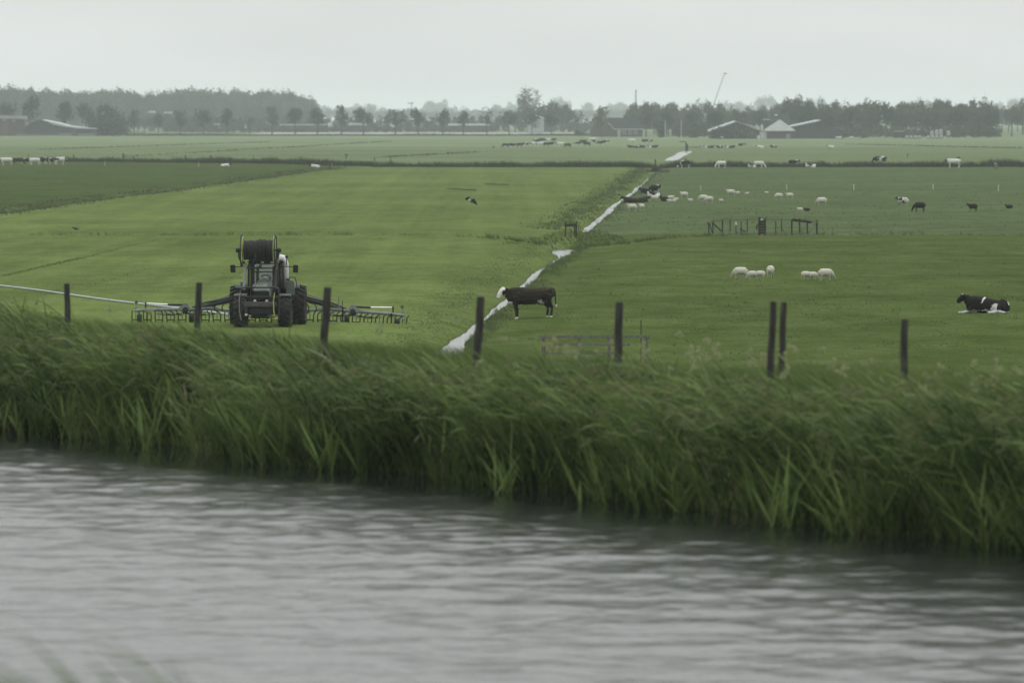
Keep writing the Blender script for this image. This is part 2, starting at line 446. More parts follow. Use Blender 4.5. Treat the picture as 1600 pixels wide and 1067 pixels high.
# near bank, under and in front of the camera
xs_ = np.linspace(-40, 40, 40); yb = np.array([-60, -20, 0, 4, 8, 14, 20, 24, 28, 31, 33, 36.])
zb = np.array([6.9, 7.0, 7.05, 6.9, 6.4, 5.6, 4.7, 4.0, 3.4, 2.9, 2.5, 1.2])
Xb, Yb = np.meshgrid(xs_, yb); Zb = np.interp(Yb, yb, zb) + .05 * vnoise(Xb / 2, Yb / 2, 14)
o = bpy.data.objects.new('near_bank', grid_mesh('near_bank', Xb, Yb, Zb, GM['dike'])); link(o); tag(o, kind='structure')

# ------------------------------------------------------------------ reeds and grasses (uncountable: stuff)
def ribbons(path, width, side, tone):
    """path (n,k,3), width (n,k), side (n,3) unit vector across the blade -> co, faces, tone"""
    n, k, _ = path.shape
    a = path + side[:, None, :] * width[..., None] * .5; b = path - side[:, None, :] * width[..., None] * .5
    co = np.stack([a, b], 2).reshape(-1, 3)
    i = (np.arange(n)[:, None] * (2 * k) + np.arange(k - 1)[None] * 2)
    f = np.stack([i, i + 1, i + 3, i + 2], -1).reshape(-1, 4)
    return co, f, np.repeat(tone, 2 * k)
def norm(v): return v / np.maximum(np.linalg.norm(v, axis=-1, keepdims=True), 1e-9)
def join(parts):
    cos, fs, ts = [], [], []; b = 0
    for c, f, t in parts: cos.append(c); fs.append(f + b); ts.append(t); b += len(c)
    return np.concatenate(cos), np.concatenate(fs), np.concatenate(ts)
def stuff(name, parts, m, label, cat):
    c, f, t = join(parts); o = bpy.data.objects.new(name, np_mesh(name, c, f, 4, m, t)); link(o)
    return tag(o, label=label, cat=cat, kind='stuff')
WIND = np.array([-1., -.25, 0]); WIND /= np.linalg.norm(WIND)

def reed_parts(base, hh, lean, leaves, lw, plume_p, rg, tone0=.45, straight=0.):
    n = len(base)
    u = np.linspace(0, 1, 6)[None, :, None]
    az = rg.normal(0, .35, n); wd = norm(np.stack([WIND[0] + .0 * az, WIND[1] + az, 0 * az], 1))
    ln = (lean * rg.uniform(.6, 1.4, n))[:, None, None]; h3 = hh[:, None, None]
    stem = base[:, None, :] + np.concatenate([wd[:, None, :2] * (u ** 1.8) * ln * h3, u * h3 * (1 - .18 * ln * u)], 2)
    fx = np.stack([np.ones(n), rg.normal(0, .4, n), 0 * az], 1); fx = norm(fx)
    tone = np.clip(tone0 + rg.normal(0, .16, n), 0, 1)
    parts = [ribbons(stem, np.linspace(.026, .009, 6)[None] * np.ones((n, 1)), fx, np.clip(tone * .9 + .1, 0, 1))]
    for k in range(leaves):
        fr = np.clip((k + rg.uniform(-.4, .4, n)) / leaves * .82 + .18, .06, .99)
        j = np.minimum((fr * 5).astype(int), 4); r_ = (fr * 5 - j)[:, None]
        p0 = stem[np.arange(n), j] * (1 - r_) + stem[np.arange(n), j + 1] * r_
        th = rg.uniform(0, 2 * np.pi, n)
        d = np.stack([np.cos(th), np.sin(th), 0 * th], 1) * .75 + WIND * ((.1 + 1.0 * fr) * (1 - .6 * straight))[:, None]
        d = norm(d); ll = rg.uniform(.38, .85, n) * (1.05 - .35 * np.abs(fr - .6)) * np.interp(fr, [0, .35, .6], [.5, .6, 1]) * (1 - .25 * straight)
        up = rg.uniform(.4, 1.4, n) * (1.5 - .75 * fr)
        uu = np.linspace(0, 1, 5)[None, :, None]
        drop = (rg.uniform(.3, 1.0, n) * (.35 + .65 * fr) * (1 - .8 * straight))[:, None, None]; up = up + .9 * straight
        path = p0[:, None, :] + d[:, None, :] * uu * ll[:, None, None] + np.array([0, 0, 1.])[None, None] * ll[:, None, None] * (up[:, None, None] * uu - drop * uu ** 2 * .8)
        sd_ = norm(np.cross(d, np.array([0, 0, 1.]))*.8 + rg.normal(0, .45, (n, 3)) + np.array([0, 0, .25]))
        wd_ = np.array([.55, 1, .9, .55, .05])[None] * (lw * rg.uniform(.7, 1.3, n))[:, None]
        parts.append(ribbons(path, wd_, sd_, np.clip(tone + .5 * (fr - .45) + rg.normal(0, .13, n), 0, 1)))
    pl = rg.random(n) < plume_p
    plume = None
    if pl.any():
        tip = stem[pl, -1]; m_ = len(tip); pls = []
        for k in range(5):
            d = norm(WIND[None] + rg.normal(0, .28, (m_, 3)) + np.array([0, 0, .35]))
            uu = np.linspace(0, 1, 4)[None, :, None]; l_ = rg.uniform(.12, .28, m_)[:, None, None]
            path = tip[:, None, :] + d[:, None] * uu * l_ - np.array([0, 0, 1.]) * uu ** 2 * l_ * .5
            pls.append(ribbons(path, np.array([.01, .022, .018, .004])[None] * np.ones((m_, 1)), norm(np.cross(d, [0, 1., 0])), rg.uniform(.2, 1, m_)))
        plume = pls
    return parts, plume

rg = np.random.default_rng(11)
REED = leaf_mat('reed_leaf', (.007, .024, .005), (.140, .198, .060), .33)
PLUME = leaf_mat('reed_plume', (.085, .10, .04), (.18, .195, .095), .35)
GRASSL = leaf_mat('grass_blade', (.045, .078, .02), (.135, .175, .060), .35)
n = 7000
s_ = rg.uniform(-26, 44, n); w_ = rg.uniform(-.25, 2.3, n) + edge_w(s_)
clump = vnoise(s_ / 1.1, w_ / .8, 51)
keep = clump + .6 * vnoise(s_ / .45, w_ / .5, 58) + rg.normal(0, .3, n) > -.30
s_, w_, clump = s_[keep], w_[keep], clump[keep]; n = len(s_)
p = bank(s_, w_); base = np.concatenate([p, (np.minimum(dike_z(s_, w_), 4) - .05)[:, None]], 1)
target_top = 4.40 + .17 * vnoise(s_ / 2.3, w_ * 0, 52) + .18 * clump + .10 * vnoise(s_ / 6, w_ * 0, 53) + np.interp(s_, [-26, -4, 0, 3, 22, 32], [.3, .33, .0, .0, .05, .38]) \
    + .42 * np.exp(-((s_ + .3) / .8) ** 2)
hh = np.clip(target_top - base[:, 2], .5, 2.6) * rg.uniform(.66, 1.16, n)
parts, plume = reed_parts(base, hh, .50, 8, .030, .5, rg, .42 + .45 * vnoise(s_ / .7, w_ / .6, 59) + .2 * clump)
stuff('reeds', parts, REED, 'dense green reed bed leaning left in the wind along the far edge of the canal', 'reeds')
stuff('reed_plumes', plume, PLUME, 'soft pale brown flower plumes on top of the reed bed', 'reeds')
# short pale shoots and leaning leaves right at the water's edge
n = 3000; s_ = rg.uniform(-20, 42, n); w_ = -.8 * rg.random(n) ** 1.6 - .10 + edge_w(s_) * 1.4
k_ = vnoise(s_ / .8, w_ * 0, 54) + rg.normal(0, .4, n) > -.1; s_, w_ = s_[k_], w_[k_]; n = len(s_)
p = bank(s_, w_); base = np.concatenate([p, np.full((n, 1), WATER - .08)], 1)
parts, _ = reed_parts(base, rg.uniform(.18, .85, n) * (1 + .3 * vnoise(s_ / 1.3, w_ * 0, 64)), .25, 4, .036, 0, rg, .62 + .35 * vnoise(s_ / .9, w_ * 0, 65), .6)
stuff('reed_shoots', parts, REED, 'short pale green reed shoots standing in the water in front of the reed bed', 'reeds')

# a few dead straw-coloured stems, and sprigs standing off in the water
n = 420; s_ = rg.uniform(-20, 42, n); w_ = rg.uniform(-.3, 1.6, n) + edge_w(s_); p = bank(s_, w_); base = np.concatenate([p, (np.minimum(dike_z(s_, w_), 4) - .05)[:, None]], 1)
parts, _ = reed_parts(base, rg.uniform(.9, 1.75, n), .45, 2, .02, 0, rg, .6)
stuff('dead_reeds', parts, leaf_mat('straw', (.14, .13, .075), (.27, .25, .16), .15), 'thin straw coloured dead stems scattered through the green reed bed', 'reeds')
n = 26; s_ = np.array([-9.6, -9.4, -6.1, 2.2, 2.3, 8.3, 14.6, 20.4, 20.5, 20.6, 23.2, 28.3, 28.5] * 2) + rg.normal(0, .08, n); w_ = -1.15 + rg.uniform(-.35, .2, n)
p = bank(s_, w_); base = np.concatenate([p, np.full((n, 1), WATER - .05)], 1); parts, _ = reed_parts(base, rg.uniform(.15, .5, n), .2, 4, .05, 0, rg, 1.0, .8)
stuff('water_plants', parts, REED, 'single pale green sprigs standing in the water in front of the reeds', 'water plants')

def blades(xyz, hgt_, wid, tone, rg, per=5, lean=.6, seg=4):
    parts = []
    n = len(xyz)
    for k in range(per):
        th = rg.uniform(0, 2 * np.pi, n)
        d = norm(np.stack([np.cos(th), np.sin(th), 0 * th], 1) * .6 + WIND * .7)
        h_ = hgt_ * rg.uniform(.5, 1.1, n); uu = np.linspace(0, 1, seg)[None, :, None]
        off = rg.normal(0, .35, (n, 3)) * hgt_[:, None] * .5; off[:, 2] = 0
        path = (xyz + off)[:, None] + d[:, None] * (uu ** 2) * (h_ * lean)[:, None, None] + np.array([0, 0, 1.]) * uu * h_[:, None, None]
        sd_ = norm(np.stack([np.ones(n), rg.normal(0, .5, n), 0 * th], 1))
        parts.append(ribbons(path, np.linspace(1, .15, seg)[None] * (wid * rg.uniform(.7, 1.3, n))[:, None], sd_, np.clip(tone + rg.normal(0, .18, n), 0, 1)))
    return parts
# tall grass on the crest of the dike
n = 16000; s_ = rg.uniform(-30, 46, n); w_ = rg.uniform(1.6, 7.5, n)
p = bank(s_, w_); base = np.concatenate([p, (dike_z(s_, w_) - .03)[:, None]], 1)
hh = np.clip(.42 + .16 * vnoise(s_ / .9, w_ / .9, 55) + .12 * vnoise(s_ / 4, w_ / 4, 56), .1, 1) * np.interp(s_, [-30, -8, -4, -2, 8, 12, 14, 20, 22, 34, 46], [1.1, .95, .7, .5, .55, .8, .7, .7, 1.0, 1.35, 1.5]) * np.interp(w_, [1.6, 5, 7.5], [1.15, 1, .6])
tn = .62 + .25 * vnoise(s_ / 1.6, w_ / 1.2, 57)
stuff('dike_grass', blades(base, hh, .012, tn, rg, 5, .7), GRASSL, 'tall yellowish green grass growing on the crest of the dike behind the reeds', 'grass')
# flowering stalks sticking up out of it
n = 130; s_ = np.where(rg.random(n) < .75, rg.uniform(13, 30, n), rg.uniform(-28, 44, n)); w_ = rg.uniform(1.8, 5.5, n)
p = bank(s_, w_); base = np.concatenate([p, (dike_z(s_, w_))[:, None]], 1)
hh = rg.uniform(.45, .8, n)
parts = blades(base, hh, .006, np.full(n, .7), rg, 1, .35, 5)
c0 = parts[0][0].reshape(n, 5, 2, 3)[:, -1].mean(1)
for k in range(7):
    d = norm(rg.normal(0, 1, (n, 3)) + np.array([0, 0, .7])); uu = np.linspace(0, 1, 3)[None, :, None]
    st = c0 + rg.normal(0, .03, (n, 3))
    parts.append(ribbons(st[:, None] + d[:, None] * uu * .055, np.array([.03, .07, .02])[None] * np.ones((n, 1)), norm(np.cross(d, [0.2, 1., 0])), rg.uniform(.8, 1, n)))
UMB = leaf_mat('seed_head', (.13, .15, .06), (.24, .26, .14), .45)
stuff('seed_heads', parts, UMB, 'pale round seed heads on thin stalks above the dike grass', 'weeds')
# blurred reed tips on the near bank, lower left corner
n = 110; base = np.stack([np.where(rg.random(n) < .5, rg.normal(-1.42, .10, n), np.where(rg.random(n) < .7, rg.normal(-1.10, .09, n), rg.uniform(-1.9, -.8, n))), rg.uniform(22.5, 24, n), np.full(n, 4.3)], 1)
for_h = np.interp(base[:, 0], [-2.3, -1.9, -1.6, -1.25], [1.84, 1.86, 1.88, 1.66]) + .14 * np.exp(-((base[:, 0] + 1.42) / .1) ** 2) + .30 * np.exp(-((base[:, 0] + 1.10) / .12) ** 2) + rg.normal(0, .07, n)
parts, _ = reed_parts(base, for_h - .10, .40, 6, .03, 0, rg, .35)
stuff('near_reeds', parts, REED, 'out of focus reed tips in the lower left corner on the near bank', 'reeds')
# sedge and long grass along the ditches
def along(y0, y1, n, tmean, tsd, hmin, hmax, wid, tone, name, label, rgx=rg, thin=.0):
    y = rgx.uniform(y0, y1, n); t = rgx.normal(tmean, tsd, n); x = Xd(y) + t
    cl = vnoise(x / .7, y / 2.5, 71); ok = cl + rgx.normal(0, .4, n) > thin; x, y, cl = x[ok], y[ok], cl[ok]
    z = hgt(x, y); b_ = np.stack([x, y, z - .02], 1)
    h_ = rgx.uniform(hmin, hmax, len(x)) * (1 + .4 * cl)
    return blades(b_, h_, wid, tone + .15 * cl, rgx, 4, .5, 3)
DG = leaf_mat('ditch_grass', (.046, .066, .022), (.090, .115, .040), .3)
DGF = leaf_mat('bank_grass', (.060, .084, .034), (.092, .122, .048), .3)
pr = along(160, 360, 9000, -2.0, .9, .03, .09, .016, .8, '', '', thin=-.4) + along(160, 350, 5200, .80, .35, .10, .24, .013, .55, '', '', thin=.1) + along(400, 880, 2200, .75, .3, .12, .28, .02, .55, '', '', thin=.1)
pr += along(400, 880, 9000, -2.3, 1.1, .08, .24, .03, .4, '', '', thin=-.3) + along(400, 880, 1500, 1.8, .6, .06, .15, .025, .4, '', '')
stuff('ditch_grass', pr, DGF, 'long rough grass along both banks of the ditch between the meadows', 'grass')
# cross ditch: rank growth
def cross(n, x0, x1, f, jit, hmin, hmax, wid, tone, thin=.0, per=4):
    x = rg.uniform(x0, x1, n); y = f(x) + rg.normal(0, jit, n)
    cl = vnoise(x / 1.8, y * 0, 81) + .5 * vnoise(x / .5, y * 0, 82); ok = cl + rg.normal(0, .35, n) > thin; x, y, cl = x[ok], y[ok], cl[ok]
    b_ = np.stack([x, y, hgt(x, y) - .02], 1)
    return blades(b_, rg.uniform(hmin, hmax, len(x)) * (1 + .35 * cl), wid, np.clip(tone + .15 * cl, 0, 1), rg, per, .5, 3)
f1 = lambda x: 380 - 30 * np.exp(-((x - Xd(np.full_like(x, 378.))) / 6.5) ** 2)
pr = cross(5200, -42, 44, f1, 1.1, .12, .4, .02, .35)
x = rg.uniform(-3, 12, 2600); y = rg.uniform(352, 399, 2600); ok = np.abs(x - Xd(y)) < 1.2 + (400 - y) * .07
x, y = x[ok], y[ok]; pr += blades(np.stack([x, y, hgt(x, y) - .02], 1), rg.uniform(.1, .35, len(x)), .02, np.full(len(x), .4), rg, 4, .5, 3)
stuff('ditch_grass', pr, DG, 'dark tufts of grass along the narrow cross ditch in the middle distance', 'grass')
mk = []
for (xa, ya, xb, yb_, nn, sp_, h_) in ((0, 431, 130, 404, 900, .45, .045), (130, 404, 245, 375, 450, .45, .04), (703, 295.5, 742, 298.5, 260, .7, .16), (758, 288, 792, 289, 220, .7, .16), (600, 480, 700, 470, 0, .4, .05), (330, 441, 470, 395, 900, 1.2, .035), (20, 470, 250, 418, 900, 1.0, .035)):
    if not nn: continue
    a_, b_ = P(xa, ya), P(xb, yb_); u_ = rg.random(nn); x = a_.x + (b_.x - a_.x) * u_ + rg.normal(0, sp_ * .4, nn); y = a_.y + (b_.y - a_.y) * u_ + rg.normal(0, sp_, nn)
    mk += blades(np.stack([x, y, hgt(x, y) - .01], 1), h_ * rg.uniform(.5, 1.3, nn), .02, np.full(nn, .5), rg, 5, .7, 3)
stuff('grass_tufts', mk, DG, 'darker tufts and an old furrow line in the bright mown meadow', 'grass')
# tall sedge belt across the whole view at the second cross ditch
SG = leaf_mat('sedge', (.026, .032, .016), (.050, .056, .026), .15)
f2 = lambda x: np.full_like(x, 892.)
n = 19000; x = rg.uniform(-112, 110, n); y = belt_y(x) + rg.uniform(-3.0, 3.4, n) + .5 * vnoise(x / 6, x * 0, 83)
ok = ~((np.abs(x - Xd(y)) < 2.2) & (y < 891)); x, y = x[ok], y[ok]
hg_ = (.62 + .22 * vnoise(x / 3, x * 0, 84) + .2 * vnoise(x / 14, x * 0, 85)) * np.interp(x, [-100, -60, -20, 30, 60, 110], [1.0, .95, 1.0, 1.35, 1.1, 1.55]) + .5
stuff('sedge_belt', blades(np.stack([x, y, hgt(x, y) - .05], 1), hg_ * rg.uniform(.6, 1.1, len(x)), .07, .5 + .3 * vnoise(x / 5, y, 86), rg, 4, .3, 3), SG,
      'dark belt of sedge and reed along the far cross ditch', 'sedge')
# left dividing ditch and diagonal furrows
n = 5200; y = rg.uniform(386, 888, n); x = Xd(y) - 55.5 + rg.normal(0, 1.5, n); cl = vnoise(x / 2, y / 12, 87); ok = cl > -.5; x, y, cl = x[ok], y[ok], cl[ok]
pr = blades(np.stack([x, y, hgt(x, y) - .02], 1), (.22 + .14 * cl) * rg.uniform(.6, 1.3, len(x)), .035, .3 + .2 * cl, rg, 4, .5, 3)
stuff('ditch_grass', pr, leaf_mat('furrow_grass', (.05, .055, .035), (.085, .09, .05), .2), 'greyish rank grass on the ditch dividing the bright meadow from the left pasture', 'grass')
# hummocks and tussocks in the grazed parcels
n = 9000; y = 1 / rg.uniform(1 / 888, 1 / 388, n); x = Xd(y) + np.where(rg.random(n) < .72, rg.uniform(3, 95, n), -rg.uniform(59, 100, n))
cl = vnoise(x / 3, y / 9, 88) + .6 * vnoise(x / .8, y / 3, 89); ok = (cl > .25) & (np.abs(x) < y * .11 + 4); x, y, cl = x[ok], y[ok], cl[ok]
pr = blades(np.stack([x, y, hgt(x, y) - .02], 1), (.09 + .07 * cl) * rg.uniform(.7, 1.4, len(x)), .03, .3 + .2 * cl, rg, 5, .6, 3)
n = 15000; y = 1 / rg.uniform(1 / 376, 1 / 165, n); x = Xd(y) + rg.uniform(2.5, 45, n)
cl = vnoise(x / 1.2, y / 3, 90); ok = (cl > .2) & (np.abs(x) < y * .11 + 3); x, y, cl = x[ok], y[ok], cl[ok]
pr += blades(np.stack([x, y, hgt(x, y) - .02], 1), (.05 + .06 * cl) * rg.uniform(.7, 1.4, len(x)), .016, .35 + .2 * cl, rg, 5, .6, 3)
stuff('grass_tussocks', pr, DG, 'low scattered tussocks left uneaten in the grazed fields', 'grass')
n = 1500; x = rg.uniform(-180, 240, n); y = 1500 + 0 * x
pr = []
for (xa, ya, xb, yb_, nn, hh_, wd_) in ((P(200, 245).x, P(200, 245).y, P(610, 221).x, P(610, 221).y, 500, .25, .2), (P(600, 246).x, P(600, 246).y, P(745, 238).x, P(745, 238).y, 250, .25, .15),
                                       (P(60, 234).x, P(60, 234).y, P(420, 222).x, P(420, 222).y, 500, .25, .2), (P(1330, 226).x, P(1330, 226).y, P(1600, 232).x, P(1600, 232).y, 500, .3, .2)):
    u_ = rg.random(nn); x = xa + (xb - xa) * u_ + rg.normal(0, 1, nn); y = ya + (yb_ - ya) * u_ + rg.normal(0, 6, nn)
    pr += blades(np.stack([x, y, 0 * x], 1), rg.uniform(.5, 1.2, nn) * hh_, wd_, np.full(nn, .3), rg, 4, .3, 3)
n = 5200; x = rg.uniform(A(195, 210, 2370).x, A(960, 210, 2370).x, n); y = 2375 + rg.uniform(-8, 8, n)
pr += blades(np.stack([x, y, 0 * x], 1), rg.uniform(.5, 1.1, n) * (1 + .4 * vnoise(x / 20, x * 0, 91)), .25, np.full(n, .25), rg, 4, .3, 3)
stuff('ditch_grass', pr, SG, 'thin dark line of growth below the row of round trees and along distant ditches', 'grass')

# ------------------------------------------------------------------ trees
def tree_mat(name, lo, hi):
    m = leaf_mat(name, lo, hi, .2); t = m.node_tree
    mixn = [q for q in t.nodes if q.bl_idname == 'ShaderNodeMix'][0]; at = [q for q in t.nodes if q.bl_idname == 'ShaderNodeAttribute'][0]
    oi = N(t, 'ShaderNodeObjectInfo'); ad = N(t, 'ShaderNodeMath', operation='MULTIPLY_ADD'); ad.inputs[1].default_value = .5
    hf = N(t, 'ShaderNodeMath', operation='MULTIPLY'); hf.inputs[1].default_value = .6; hf.use_clamp = True
    t.links.new(oi.outputs['Random'], ad.inputs[0]); t.links.new(at.outputs['Fac'], hf.inputs[0]); t.links.new(hf.outputs[0], ad.inputs[2])
    t.links.new(ad.outputs[0], mixn.inputs[0]); return m
LEAF = tree_mat('tree_foliage', (.020, .030, .014), (.050, .060, .024))
LEAFY = tree_mat('yellowing_foliage', (.036, .044, .022), (.085, .088, .036))
BARK = mat('bark', (.05, .045, .038), var=.3, scale=4)
tr_ = np.random.default_rng(5)
def crown_mesh(rx, rz, zc, ncl, nq, qs, lobes=5, lean=0., gap=.0, r=tr_):
    """leaf clumps spread through a lobed crown; unit metres; lean pushes the top to the left"""
    cen = []
    lob = [(0, 0, 0, .78)] + [(math.cos(a) * .42, math.sin(a) * .42, r.uniform(-.45, .55), r.uniform(.42, .62)) for a in r.uniform(0, 6.28, lobes)]
    while len(cen) < ncl:
        l = lob[r.integers(len(lob))]
        d = r.normal(0, 1, 3); d /= np.linalg.norm(d)
        q = np.array(l[:3]) + d * l[3] * r.uniform(.45, 1.05) ** .6
        if np.linalg.norm(q * [1, 1, .95]) < 1.08: cen.append(q)
    cen = np.array(cen)
    cr = r.uniform(.08, .17, len(cen))
    base_t = r.uniform(.15, .85, len(cen))
    pts = np.repeat(cen, nq, 0) + r.normal(0, 1, (len(cen) * nq, 3)) * np.repeat(cr, nq)[:, None] * .75
    tone = np.clip(np.repeat(base_t, nq) + r.normal(0, .15, len(pts)), 0, 1)
    pts = pts * [rx, rx, rz]; pts[:, 2] += zc
    pts[:, 0] -= lean * np.maximum(0, pts[:, 2] - zc) ** 1.3
    pts = pts[pts[:, 2] > .15]; tone = tone[:len(pts)]
    m = len(pts); a = norm(r.normal(0, 1, (m, 3))); b = norm(np.cross(a, r.normal(0, 1, (m, 3)))); s = (qs * r.uniform(.5, 1.3, m))[:, None]
    co = np.stack([pts - a * s, pts - b * s * .7, pts + a * s, pts + b * s * .7], 1).reshape(-1, 3)
    return np_mesh('crown', co, np.arange(4 * m).reshape(m, 4), 4, None, np.repeat(tone, 4))
def trunk_mesh(h, r0, rx, zc, rz, nb, lean=0.):
    mb = MB(); top = zc + rz * .5
    k = [0, .15, .4, .7, 1]
    f = lambda z: -lean * max(0, z - zc) ** 1.3
    mb.tube([(f(top * q) + random.uniform(-.1, .1) * q, random.uniform(-.1, .1) * q, top * q) for q in k], [r0 * 1.25, r0, r0 * .8, r0 * .5, r0 * .15], 7)
    for i in range(nb):
        a = i * 2.4 + random.random(); z0 = zc - rz * random.uniform(.35, .95); ll = rx * random.uniform(.5, .85)
        e = (math.cos(a) * ll, math.sin(a) * ll, z0 + rz * random.uniform(.5, .9))
        mb.tube([(0, 0, z0), (e[0] * .45, e[1] * .45, z0 + (e[2] - z0) * .6), e], [r0 * .45, r0 * .28, r0 * .08], 5)
    return mb.mesh('trunk', BARK)
def tree_proto(kind, n, f):
    out = []
    for i in range(n):
        cm, tm, hh_, ww = f(i); root = empty('tree', (0, -50, -40)); 
        for nm, me in (('trunk', tm), ('crown', cm)):
            o = bpy.data.objects.new(nm, me); link(o, root)
        out.append([root, hh_, ww, False])
    PROTO[kind] = out
PROTO = {}
def row_f(i):
    s = tr_.uniform(.9, 1.1); cm = crown_mesh(4.3 * s, 4.5, 8.6, 130, 12, .30, 5); cm.materials.append(LEAFY if i % 2 else LEAF)
    return cm, trunk_mesh(13, .30, 4.3, 8.6, 4.5, 9), 13.1, 8.8 * s
def sparse_f(i):
    cm = crown_mesh(4.2, 4.3, 8.5, 60, 9, .26, 6); cm.materials.append(LEAFY)
    return cm, trunk_mesh(13, .26, 4.2, 8.5, 4.3, 16), 12.8, 8.6
def wood_f(i):
    cm = crown_mesh(6.3, 8.2, 12.5, 170, 13, .55, 8); cm.materials.append(LEAF if i % 3 else LEAFY)
    return cm, trunk_mesh(20, .45, 6, 12.5, 8, 8), 21.0, 13
def bent_f(i):
    cm = crown_mesh(5.2, 13.5, 14.5, 190, 12, .55, 9, lean=.10 + .04 * (i % 3)); cm.materials.append(LEAF)
    return cm, trunk_mesh(26, .45, 5, 14.5, 13, 6, .1), 28.5, 11
def shrub_f(i):
    cm = crown_mesh(4.5, 4.2, 3.7, 110, 12, .38, 7); cm.materials.append(LEAF if i % 2 else LEAFY)
    return cm, trunk_mesh(6, .25, 4, 3.7, 4, 8), 8.0, 9.2
def bush_f(i):
    cm = crown_mesh(6.6, 6.6, 6.0, 420, 14, .42, 7); cm.materials.append(LEAF)
    return cm, trunk_mesh(9, .4, 6, 6, 6, 10), 13.3, 14.2
def big_f(i):
    cm = crown_mesh(7.6, 9.6, 15.2, 230, 11, .42, 12); cm.materials.append(LEAF)
    return cm, trunk_mesh(25, .6, 7.4, 15, 9.5, 16), 25.0, 15.5
NAME = {'row': 'round_tree', 'sparse': 'round_tree', 'wood': 'broadleaf_tree', 'bent': 'poplar_tree', 'shrub': 'shrub', 'bush': 'bush', 'big': 'broadleaf_tree'}
for k_, n_, f_ in (('row', 5, row_f), ('sparse', 2, sparse_f), ('wood', 7, wood_f), ('bent', 6, bent_f), ('shrub', 6, shrub_f), ('bush', 1, bush_f), ('big', 2, big_f)): tree_proto(k_, n_, f_)
def tree(kind, px, top, Y, wpx, label, group=None, base=None):
    pr_ = PROTO[kind][tr_.integers(len(PROTO[kind]))]
    if not pr_[3]: o = pr_[0]; pr_[3] = True
    else: o = copy_tree(pr_[0])
    p = A(px, top, Y); sz = p.z / pr_[1]; sw = wpx / F * Y / pr_[2]
    o.location = (p.x, Y, -.03); o.scale = (sw, sw, sz); o.rotation_euler = (0, 0, 0 if kind == 'bent' else tr_.uniform(0, 6.28))
    if kind == 'bent': o.scale.y *= random.choice((-1, 1))
    o.name = NAME[kind]
    tag(o, label, 'shrub' if kind in ('shrub', 'bush') else 'tree', group)
    return o
ORD = ['first', 'second', 'third', 'fourth', 'fifth', 'sixth', 'seventh', 'eighth', 'ninth', 'tenth', 'eleventh', 'twelfth', 'thirteenth', 'fourteenth', 'fifteenth', 'sixteenth', 'seventeenth', 'eighteenth', 'nineteenth', 'twentieth']
row = [(209.4, 172, 22, 0), (246.5, 175, 20, 0), (282, 172.5, 26, 0), (318.5, 168, 33, 0), (355, 170, 25, 0), (390, 176, 25, 1), (425, 167, 27, 0), (461, 165, 33, 0), (496, 169, 30, 0), (533, 165, 27, 0),
       (568, 165, 34, 0), (618, 169, 38, 0), (653, 169, 29, 0), (692, 170, 26, 0), (724, 173, 23, 0), (761, 167, 31, 1), (795.5, 170, 32, 0), (831, 174, 27, 0), (862, 175, 25, 0), (902, 168, 31, 1)]
for i, (x, tp, wd, sp) in enumerate(row):
    d = f'{ORD[i]} tree from the big dark bush in the row of round-crowned trees' if i else 'small round tree at the right edge of the big dark bush'
    if i == len(row) - 1: d = 'last thin-crowned tree of the long row, just left of the gambrel farmhouse'
    if i == 11: d = 'widest round tree of the long row, left of the antenna mast'
    if i == 1: d = 'smallest round tree in the left part of the long row'
    tree('sparse' if sp else 'row', x, tp, 2385, wd, d, 'row of round trees along the far ditch')
for x, tp, wd, Y, d in ((8, 157, 42, 2440, 'round tree rising behind the brick shed at the left edge'), (46.7, 150, 34, 2440, 'tall egg-shaped tree between the brick shed and the dark barn'),
                        (100, 158, 37, 2440, 'round tree directly behind the sloping roof of the dark barn'), (134, 158, 33, 2440, 'round tree behind the right end of the dark barn roof'),
                        (940, 167, 33, 2210, 'round tree in front of the gambrel farmhouse'), (1009.5, 166, 31, 2225, 'tall round tree at the right end of the gambrel farmhouse'),
                        (1045, 173, 24, 2240, 'small round yellowing tree between the farmhouse and the open gabled barn, left one'), (1081, 172, 28, 2250, 'round yellowing tree between the farmhouse and the open gabled barn, right one'),
                        (1117, 171, 38, 2150, 'broad dark tree at the left end of the open gabled barn'), (1155, 171, 30, 2180, 'round yellow-topped tree behind the ridge of the open gabled barn'),
                        (1188, 170, 30, 2180, 'round yellow-topped tree behind the chimney of the farmstead')):
    tree('row', x, tp, Y, wd, d)
tree('bush', 175, 162, 2350, 60, 'huge round dark bush standing on the ground right of the dark barn')
tree('bush', 149, 177, 2345, 30, 'lower dark bush against the left side of the huge round bush')
# the two dense woods on the left, wind-bent tops
env = [(3, 134), (22, 131), (40, 132), (62, 136), (84, 137), (104, 139), (126, 140), (146, 139), (168, 137), (190, 137), (210, 139), (228, 147), (246, 139), (262, 136), (280, 135), (300, 136), (318, 136), (336, 136.5),
       (354, 137), (372, 138), (390, 138), (408, 137), (424, 137), (440, 138), (456, 139.5), (470, 143), (484, 150)]
e2 = np.array(env)
for x in np.arange(5, 492, 11.5):
    tp = np.interp(x, e2[:, 0], e2[:, 1]) + tr_.uniform(-1, 2.5)
    tree('bent', x + 5, tp, 3750 + tr_.uniform(-40, 40), tr_.uniform(26, 36), 'tall wind-bent tree in the dense hazy wood at the left', 'trees of the dense wood at the left')
for x in np.arange(6, 490, 9.5):
    tree('wood', x, np.interp(x, e2[:, 0], e2[:, 1]) + tr_.uniform(2, 7), 3700, 30, 'dense round-topped tree inside the hazy wood at the left', 'inner trees of the dense wood at the left')
for x in np.arange(8, 492, 10):
    tree('wood' if tr_.random() < .6 else 'bent', x, np.interp(x, e2[:, 0], e2[:, 1]) + tr_.uniform(9, 24), 3650 + tr_.uniform(-30, 30), 26, 'dense tree forming the lower edge of the hazy wood at the left', 'lower trees of the dense wood at the left')
